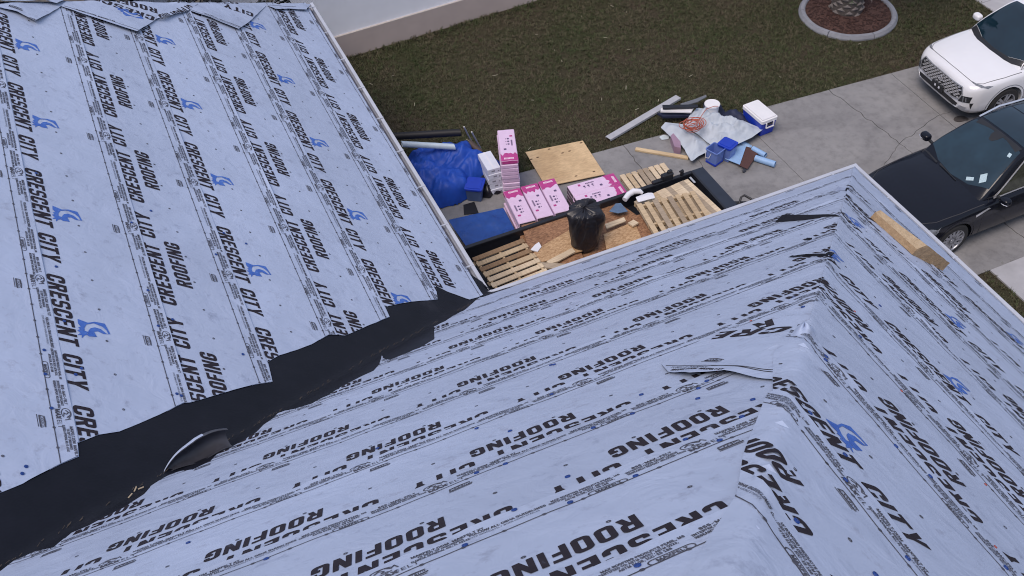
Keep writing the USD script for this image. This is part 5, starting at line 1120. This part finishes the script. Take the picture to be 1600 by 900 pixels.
def loft(rows):
    R = np.array(rows); n = R.shape[1]; v = R.reshape(-1, 3); f = []
    for i in range(len(R)-1):
        for j in range(n):
            a, b_, c_, d = i*n+j, i*n+(j+1) % n, (i+1)*n+(j+1) % n, (i+1)*n+j; f += [(a, c_, b_), (a, d, c_)]
    for k, fl in ((0, 0), (len(R)-1, 1)):
        ci = len(v); v = np.vstack([v, R[k].mean(0)])
        for j in range(n): e = (k*n+j, k*n+(j+1) % n); f.append((ci, e[0], e[1]) if not fl else (ci, e[1], e[0]))
    return trimesh.Trimesh(v, np.array(f), process=False)
def cabin(xw0, xw1, xr1, xr2, belt, H, wb, wt, cowl):
    """windscreen foot, windscreen head, roof end, tail: tapered glasshouse"""
    top = pch([xw0, xw0+(xw1-xw0)*.5, xw1, (xw1+xr1)/2, xr1, xr2], [cowl, cowl+(H-cowl)*.60, H-.035, H, H-.06, belt+.12])
    rows = []
    for x in np.linspace(xw0, xr2, 46):
        zt = float(top(x)); k = lambda z: np.interp(z, [belt-.15, belt, H], [wb, wb, wt])*(1-.09*np.clip((xw0+.5-x)/.5, 0, 1)**2)*(1-.10*np.clip((x-xr1+.2)/1.0, 0, 1)**2)
        zs = zt-.055 if zt > belt+.02 else zt-.02; b = belt-.20
        half = [(0, b), (k(b)*.9, b), (k(belt), min(belt, zs-.01)), (k((belt+zs)/2), (min(belt, zs-.01)+zs)/2), (k(zs)-.005, zs), (k(zs)-.035, zt-.020), (k(zs)*.82, zt-.004+.004), (k(zs)*.5, zt+.012), (0, zt+.018)]
        full = [(-y, z) for y, z in half[1:-1]][::-1]; rows.append([(x, y, z) for y, z in half+full])
    return loft(rows)
def wheel(parent, x, y, side, r, spoke, rimm, n=5):
    w = UsdGeom.Xform.Define(stage, numbered(path_of(parent), 'wheel')).GetPrim()
    prof = [(r*.66, -.11), (r*.93, -.115), (r, -.085), (r, .085), (r*.93, .115), (r*.66, .11), (r*.66, -.11)]
    def place(m):
        m.apply_transform(trimesh.transformations.rotation_matrix(-side*math.pi/2, (1, 0, 0))); m.apply_translation((x, y, r)); return m
    obj('tyre', place(trimesh.creation.revolve(np.array(prof), sections=44)), TYRE, w, smooth=35)
    obj('rim', place(trimesh.creation.revolve(np.array([(r*.60, -.02), (r*.68, .095), (r*.70, .118), (r*.655, .112), (r*.62, .06), (r*.60, -.02)]), sections=44)), rimm, w, smooth=30)
    obj('brake_disc', place(trimesh.creation.revolve(np.array([(0, -.03), (r*.5, -.03), (r*.6, .01), (r*.6, -.06), (0, -.06)]), sections=24)), BLK, w)
    sp = []
    for i in range(n):
        a = i*2*np.pi/n
        for da in ((-.20, .20) if spoke == 'double' else (0,)):
            p = Polygon([(r*.08, -.035), (r*.66, -.022 if spoke == 'double' else -.045), (r*.66, .022 if spoke == 'double' else .045), (r*.08, .035)]); m = prism(affinity.rotate(p, math.degrees(a+da), origin=(0, 0)), .062, .098)
            sp.append(m)
    for m in sp: obj('spoke', place(m), rimm, w)
    obj('hub_cap', place(trimesh.creation.revolve(np.array([(0, .108), (r*.13, .104), (r*.15, .06), (0, .06)]), sections=18)), rimm, w, smooth=40)
def man(tm): return manifold3d.Manifold(manifold3d.Mesh(np.asarray(tm.vertices, np.float32), np.asarray(tm.faces, np.uint32)))
def mesh_of(m): q = m.to_mesh(); return trimesh.Trimesh(np.array(q.vert_properties)[:, :3].astype(float), np.array(q.tri_verts), process=False)
TYRE = plain('tyre_rubber', (.018, .018, .019), .85, bump=.2); RIM = plain('rim_silver', (.45, .46, .50), .28, metallic=.85, var=.05); RIMD = plain('rim_grey', (.16, .165, .18), .35, metallic=.8, var=.05)
def paint(name, c, coat=.7, spec=.4): return mat(name, {'g': ('geometry', {}), 'n': ('noise_texture', {'scale': 1.6, 'detail': 4.0}), 'r': ('rgb_ramp', {'ramp': [(.3, tuple(np.array(c)*.96)), (.7, c)]}), 'nr': ('noise_texture', {'scale': 5.0, 'detail': 6.0}), 'rr': ('rgb_ramp', {'ramp': [(.3, (.16,)*3), (.8, (.30,)*3)]}), 'p': ('principled_bsdf', {'coat_weight': coat, 'coat_roughness': .06, 'specular_ior_level': spec})}, [('g.position', 'n.vector'), ('n.fac', 'r.fac'), ('r.color', 'p.base_color'), ('g.position', 'nr.vector'), ('nr.fac', 'rr.fac'), ('rr.color', 'p.roughness')])
CARW = paint('car_paint_white', (.72, .73, .76)); CARB = paint('car_paint_black', (.005, .006, .011), .35, .2)
GLASS = plain('car_glass', (.006, .018, .028), .04, var=.35, scale=1.4, coat_weight=.5, coat_roughness=.02); GLASSN = plain('car_glass_clear', (.012, .030, .045), .05, var=.4, scale=1.8, coat_weight=.4, coat_roughness=.02); LAMP = plain('lamp_lens', (.16, .17, .19), .08, var=.5, scale=26, coat_weight=1.0, coat_roughness=.03); LAMPD = plain('lamp_dark', (.02, .022, .026), .15, var=.4, scale=30)
TRIMB = plain('trim_black', (.014, .015, .018), .5, var=.2); CHROME = plain('chrome', (.72, .73, .77), .2, metallic=.75, var=.05); SILV = plain('skid_silver', (.42, .43, .46), .35, metallic=.5, var=.06); SEAM = plain('panel_gap', (.03, .03, .035), .7); STICK = plain('sticker_pale', (.42, .55, .60), .4, var=.25, scale=60); BROWNIN = plain('window_tint', (.03, .032, .022), .06, var=.6, scale=6)
def line(p, w): return LineString(p).buffer(w, 3)
def mir(p): return affinity.scale(p, 1, -1, origin=(0, 0)) if False else affinity.scale(p, -1, 1, origin=(0, 0))
def add(root, name, m, mt, **k):
    if m is not None: return obj(name, m, mt, root, smooth=35, **k)

def car(name, label, cat, loc, rz, st, cab, H, wheels, paintm, rimm, spoke, wr, arch=.40, ncount=5):
    t = thing(name, label, cat, None, (loc[0], loc[1], loc[2]), rz)
    low = car_body(st, H); full0 = man(low)
    for x in wheels:
        for s in (-1, 1):
            c = manifold3d.Manifold.cylinder(.34, arch, arch, 40, True).rotate((90, 0, 0)).translate((x, s*(st[5][1]-.10), wr+.015)); full0 = full0-c
    b = full0+man(cabin(*cab)); solid = mesh_of(b); body = obj('body', solid, paintm, t, smooth=32)
    for x in wheels:
        for s in (-1, 1): wheel(t, x, s*(st[5][1]-.125), s, wr, spoke, rimm, ncount)
    obj('underbody', bx(st[-1][0]/2, 0, .30, st[-1][0]-.5, 1.45, .22), TRIMB, t)
    # black arch trims
    for x in wheels:
        for s in (-1, 1):
            p = Point(x, wr+.015).buffer(arch+.045, 20).difference(Point(x, wr+.015).buffer(arch-.002, 20)).intersection(box(-9, .22, 9, 9)); add(t, 'arch_trim', decal(solid, p, 1, -s, .006, .08), TRIMB if name.startswith('white') else paintm)
    return t, solid, cabin(*cab)

# ---- white sport utility car: nose towards the courtyard
stW = [(0, .66, .34, .70, .86), (.05, .76, .30, .80, .93), (.14, .85, .26, .86, .965), (.30, .915, .23, .915, 1.0), (.60, .94, .21, .965, 1.04), (1.10, .95, .21, 1.01, 1.09), (1.7, .95, .21, 1.03, 1.10), (3.0, .95, .22, 1.05, 1.10), (4.1, .94, .24, 1.06, 1.10), (4.6, .90, .30, 1.04, 1.08), (4.78, .82, .38, 1.0, 1.04)]
P1, P2 = at2(1474, 131, .62), at2(1569, 160, .36)
hd = math.atan(kf[0]*.8); axx = np.array([math.cos(hd), math.sin(hd)]); axn = np.array([-axx[1], axx[0]])
yc = (P2@axn)+.935; xn = P1@axx-.02; nose = axx*xn+axn*((yc+(P1@axn))/2)
wt_, sol, cb = car('white_car', 'white sport utility car with a wide studded grille parked by the lawn', 'car', (nose[0], nose[1], .035), math.degrees(hd), stW, (1.12, 2.06, 4.0, 4.62, 1.06, 1.68, .86, .66, 1.03), 1.68, (.93, 3.69), CARW, RIM, 'double', .36, .405)
oB = sol
# bonnet gap lines, windscreen, roof, side glass
add(wt_, 'bonnet_gap', decal(oB, unary_union([line([(.20, -.70), (.17, -.4), (.155, 0), (.17, .4), (.20, .70)], .005), line([(.20, .70), (.34, .80), (.8, .85), (1.2, .86)], .005), line([(.20, -.70), (.34, -.80), (.8, -.85), (1.2, -.86)], .005)]), 2, -1, .003, .06), SEAM)
ws = Polygon([(1.16, 0), (1.19, .40), (1.30, .76), (2.04, .60), (2.06, .3), (2.06, -.3), (2.04, -.60), (1.30, -.76), (1.19, -.40)]); add(wt_, 'windscreen', decal(oB, ws, 2, -1, .006, .07), GLASS)
add(wt_, 'cowl', decal(oB, Polygon([(1.06, 0), (1.09, .42), (1.22, .82), (1.30, .78), (1.19, .42), (1.165, 0), (1.19, -.42), (1.30, -.78), (1.22, -.82), (1.09, -.42)]), 2, -1, .008, .06), TRIMB)
add(wt_, 'sunroof', decal(oB, box(2.25, -.48, 3.5, .48).buffer(.04), 2, -1, .005, .1), GLASS)
for s in (-1, 1):
    add(wt_, 'side_window', decal(oB, Polygon([(1.52, 1.09), (2.08, 1.50), (2.8, 1.585), (2.8, 1.09)]), 1, -s, .006, .09), GLASS); add(wt_, 'side_window', decal(oB, Polygon([(2.88, 1.09), (2.88, 1.585), (3.6, 1.57), (4.25, 1.38), (4.1, 1.10)]), 1, -s, .006, .09), GLASS)
    add(wt_, 'door_gap', decal(oB, unary_union([line([(1.42, .36), (1.38, .7), (1.45, 1.05)], .005), line([(2.84, .34), (2.84, 1.05)], .005), line([(1.42, .36), (3.3, .36)], .005)]), 1, -s, .003, .1), SEAM)
    add(wt_, 'sill_trim', decal(oB, box(1.38, .23, 3.25, .34), 1, -s, .007, .12), TRIMB); add(wt_, 'chrome_strip', decal(oB, box(1.5, 1.062, 4.1, 1.085), 1, -s, .009, .12), CHROME)
    add(wt_, 'door_handle', decal(oB, box(2.5, .93, 2.72, .955), 1, -s, .02, .1), CARW)
    m = trimesh.creation.icosphere(3); m.vertices = np.sign(m.vertices)*np.abs(m.vertices)**.62; m.vertices[:, 0] *= np.where(m.vertices[:, 0] > 0, .55, 1); m.apply_scale([.095, .105, .068]); m.apply_translation((1.60, s*1.06, 1.13)); mm = obj('wing_mirror', m, CARW, wt_, smooth=True); obj('mirror_arm', tube([(1.58, s*.86, 1.09), (1.60, s*1.0, 1.09)], .03, 8), TRIMB, mm)
    add(wt_, 'roof_rail', tube([(2.2, s*.62, 1.70), (3.0, s*.615, 1.74), (4.1, s*.60, 1.68)], .018, 6), SILV)
    # slim upper lamp on the bonnet's corner, lower lamp beside the grille, dark corner, air slot
    add(wt_, 'upper_lamp', decal(oB, Polygon([(.19, s*.60), (.24, s*.74), (.34, s*.855), (.52, s*.905), (.40, s*.905), (.27, s*.85), (.20, s*.75)]), 2, -1, .007, .04), LAMP)
    add(wt_, 'headlamp', decal(oB, Polygon([(s*.60, .66), (s*.84, .70), (s*.83, .56), (s*.62, .53)]), 0, 1, .010, .03), LAMPD)
    add(wt_, 'headlamp_bar', decal(oB, unary_union([Polygon([(s*.70, .67), (s*.715, .675), (s*.735, .55), (s*.72, .545)]), Polygon([(s*.75, .66), (s*.765, .665), (s*.785, .57), (s*.77, .565)])]), 0, 1, .014, .03), LAMP)
    add(wt_, 'bumper_corner', decal(oB, Polygon([(s*.60, .36), (s*.72, .45), (s*.80, .44), (s*.74, .30)]), 0, 1, .008, .04), SILV); add(wt_, 'air_slot', decal(oB, Polygon([(s*.83, .55), (s*.87, .56), (s*.85, .40)]), 0, 1, .008, .03), TRIMB)
gp_ = Polygon([(-.60, .825), (.60, .825), (.66, .71), (.62, .575), (.42, .52), (-.42, .52), (-.62, .575), (-.66, .71)]); gfr = gp_.buffer(.022, 2)
gf = add(wt_, 'grille_frame', decal(oB, gfr.difference(gp_), 0, 1, .016, .04), SILV); add(wt_, 'grille', decal(oB, gp_, 0, 1, .010, .04), TRIMB)
dm = []
for r_ in range(7):
    for c_i in range(14):
        y = -.63+c_i*.096+(r_ % 2)*.048; z = .545+r_*.043; p = Polygon([(y-.040, z), (y, z+.021), (y+.040, z), (y, z-.021)])
        if gp_.contains(p) and not (abs(y) < .09 and abs(z-.69) < .06): dm.append(p)
add(wt_, 'grille_studs', decal(oB, unary_union(dm), 0, 1, .018, .2), CHROME, kind='stuff')
el = affinity.scale(Point(0, .69).buffer(.06, 12), 1.35, .85); Hh = affinity.skew(unary_union([box(-.040, .655, -.022, .725), box(.022, .655, .040, .725), box(-.03, .682, .03, .698)]), 18, 0, origin=(0, .69))
add(wt_, 'badge', decal(oB, unary_union([el.difference(el.buffer(-.012)), Hh.intersection(el)]), 0, 1, .026, .04), CHROME)
add(wt_, 'lower_intake', decal(oB, Polygon([(-.62, .46), (.62, .46), (.58, .355), (-.58, .355)]), 0, 1, .010, .05), TRIMB); add(wt_, 'skid_plate', decal(oB, Polygon([(-.64, .365), (.64, .365), (.56, .325), (.30, .335), (.25, .315), (-.25, .315), (-.30, .335), (-.56, .325)]), 0, 1, .022, .05), SILV)
pb = obj('plate_bracket', bx(-.035, 0, .50, .03, .36, .13, bev=.006), TRIMB, wt_); obj('bracket_pad', bx(-.051, .06, .50, .004, .045, .05), PAPER, pb); obj('bracket_pad', bx(-.051, -.06, .50, .004, .045, .05), PAPER, pb)

# ---- black car: nose towards the courtyard, near the right eave
stB = [(0, .60, .34, .62, .76), (.05, .72, .28, .70, .83), (.15, .84, .24, .77, .88), (.32, .91, .22, .83, .925), (.65, .935, .20, .89, .975), (1.15, .94, .19, .95, 1.03), (1.8, .94, .19, .98, 1.05), (3.0, .94, .20, 1.0, 1.06), (4.0, .93, .24, 1.0, 1.04), (4.5, .88, .30, .98, 1.02), (4.68, .80, .38, .95, .98)]
Pw = at2(1488, 380, .36); hb = math.radians(.6); ax_ = np.array([math.cos(hb), math.sin(hb)]); an_ = np.array([-ax_[1], ax_[0]])
noseb = ax_*(Pw@ax_-.93)+an_*(Pw@an_+.935)
bt_, solb, cbb = car('black_car', 'black crossover car with two stickers on its windscreen, parked beside the right eave', 'car', (noseb[0], noseb[1], .035), math.degrees(hb), stB, (1.42, 2.42, 3.6, 4.55, 1.0, 1.64, .85, .60, .99), 1.64, (.93, 3.73), CARB, RIM, 'double', .36, .395, 7)
add(bt_, 'bonnet_gap', decal(solb, unary_union([line([(.22, .66), (.5, .80), (1.0, .85), (1.5, .86)], .006), line([(.22, -.66), (.5, -.80), (1.0, -.85), (1.5, -.86)], .006), line([(.22, .66), (.15, 0), (.22, -.66)], .006)]), 2, -1, .003, .06), SEAM)
ws = Polygon([(1.46, 0), (1.50, .40), (1.64, .74), (2.36, .56), (2.42, .3), (2.43, 0), (2.42, -.3), (2.36, -.56), (1.64, -.74), (1.50, -.40)]); add(bt_, 'windscreen', decal(solb, ws, 2, -1, .006, .07), GLASSN)
add(bt_, 'glass_roof', decal(solb, Polygon([(2.52, .52), (2.52, -.52), (3.1, -.52), (3.1, .52)]).buffer(.03), 2, -1, .005, .08), GLASS); add(bt_, 'rear_glass_roof', decal(solb, Polygon([(3.18, .50), (3.18, -.50), (3.5, -.48), (3.5, .48)]).buffer(.02), 2, -1, .005, .08), GLASS)
add(bt_, 'sensor_housing', decal(solb, Polygon([(2.43, -.10), (2.43, .10), (2.28, .08), (2.20, .03), (2.20, -.03), (2.28, -.08)]).buffer(.01), 2, -1, .010, .05), TRIMB); add(bt_, 'frit_band', decal(solb, Polygon([(2.44, -.52), (2.44, .52), (2.30, .50), (2.37, .2), (2.37, -.2), (2.30, -.50)]), 2, -1, .008, .05), TRIMB)
for p in (Polygon([(1.68, -.60), (1.78, -.50), (1.70, -.43), (1.60, -.53)]), Polygon([(1.58, -.42), (1.62, -.38), (1.56, -.27), (1.52, -.31)]), Polygon([(2.17, -.53), (2.24, -.50), (2.23, -.44), (2.16, -.47)])): add(bt_, 'sticker', decal(solb, p, 2, -1, .009, .05), STICK)
for (p0, p1) in (((1.42, -.18), (1.47, .30)), ((1.46, .38), (1.50, .74))): add(bt_, 'wiper', decal(solb, line([p0, p1], .010), 2, -1, .016, .05), TRIMB)
for s in (-1, 1):
    add(bt_, 'side_window', decal(solb, Polygon([(1.80, 1.03), (2.42, 1.46), (3.0, 1.53), (3.0, 1.03)]), 1, -s, .006, .08), BROWNIN); add(bt_, 'side_window', decal(solb, Polygon([(3.07, 1.03), (3.07, 1.53), (3.6, 1.46), (4.1, 1.15), (4.0, 1.05)]), 1, -s, .006, .08), BROWNIN)
    add(bt_, 'chrome_strip', decal(solb, unary_union([line([(1.72, 1.012), (4.0, 1.03)], .010), line([(1.72, 1.01), (2.42, 1.485), (3.1, 1.56), (3.7, 1.47), (4.15, 1.14)], .009)]), 1, -s, .010, .08), CHROME)
    add(bt_, 'roof_rail', tube([(2.45, s*.585, 1.61), (2.9, s*.60, 1.675), (3.6, s*.58, 1.64)], .018, 6), CHROME)
    add(bt_, 'headlamp', decal(solb, Polygon([(.10, s*.62), (.20, s*.80), (.52, s*.915), (.40, s*.925), (.20, s*.90), (.06, s*.74)]), 2, -1, .007, .04), LAMP); add(bt_, 'headlamp_side', decal(solb, Polygon([(.12, .66), (.56, .83), (.40, .72), (.22, .62)]), 1, -s, .008, .05), LAMP)
    add(bt_, 'fender_vent', decal(solb, unary_union([Polygon([(1.30, .80), (1.62, .88), (1.58, .90), (1.30, .835)])]), 1, -s, .012, .05), CHROME)
    add(bt_, 'door_gap', decal(solb, unary_union([line([(1.52, .34), (1.48, .7), (1.62, 1.0)], .005), line([(3.03, .34), (3.03, 1.0)], .005)]), 1, -s, .003, .1), SEAM); add(bt_, 'door_handle', decal(solb, box(2.68, .87, 2.90, .895), 1, -s, .02, .1), CHROME); add(bt_, 'sill_trim', decal(solb, box(1.4, .21, 3.28, .28), 1, -s, .008, .12), TRIMB)
    m = trimesh.creation.icosphere(3); m.vertices = np.sign(m.vertices)*np.abs(m.vertices)**.62; m.vertices[:, 0] *= np.where(m.vertices[:, 0] > 0, .55, 1); m.apply_scale([.10, .105, .07]); m.apply_translation((1.78, s*1.05, 1.08)); mm = obj('wing_mirror', m, CARB, bt_, smooth=True); obj('mirror_arm', tube([(1.78, s*.86, 1.03), (1.79, s*1.0, 1.04)], .03, 8), TRIMB, mm); obj('mirror_trim', tube([(1.70, s*1.0, 1.055), (1.675, s*1.08, 1.06), (1.71, s*1.16, 1.065)], .008, 5), CHROME, mm)
    add(bt_, 'fog_lamp', decal(solb, Polygon([(s*.55, .44), (s*.75, .50), (s*.75, .38)]), 0, 1, .008, .04), LAMPD)
add(bt_, 'grille', decal(solb, Polygon([(-.42, .68), (.42, .68), (.48, .58), (.36, .42), (-.36, .42), (-.48, .58)]), 0, 1, .010, .04), TRIMB); add(bt_, 'grille_frame', decal(solb, (lambda p: p.buffer(.02).difference(p))(Polygon([(-.42, .68), (.42, .68), (.48, .58), (.36, .42), (-.36, .42), (-.48, .58)])), 0, 1, .016, .04), CHROME)
add(bt_, 'bumper_highlight', decal(solb, Polygon([(.58, .30), (.70, .34), (.78, .62), (.70, .66)]), 0, 1, .006, .05), SILV)
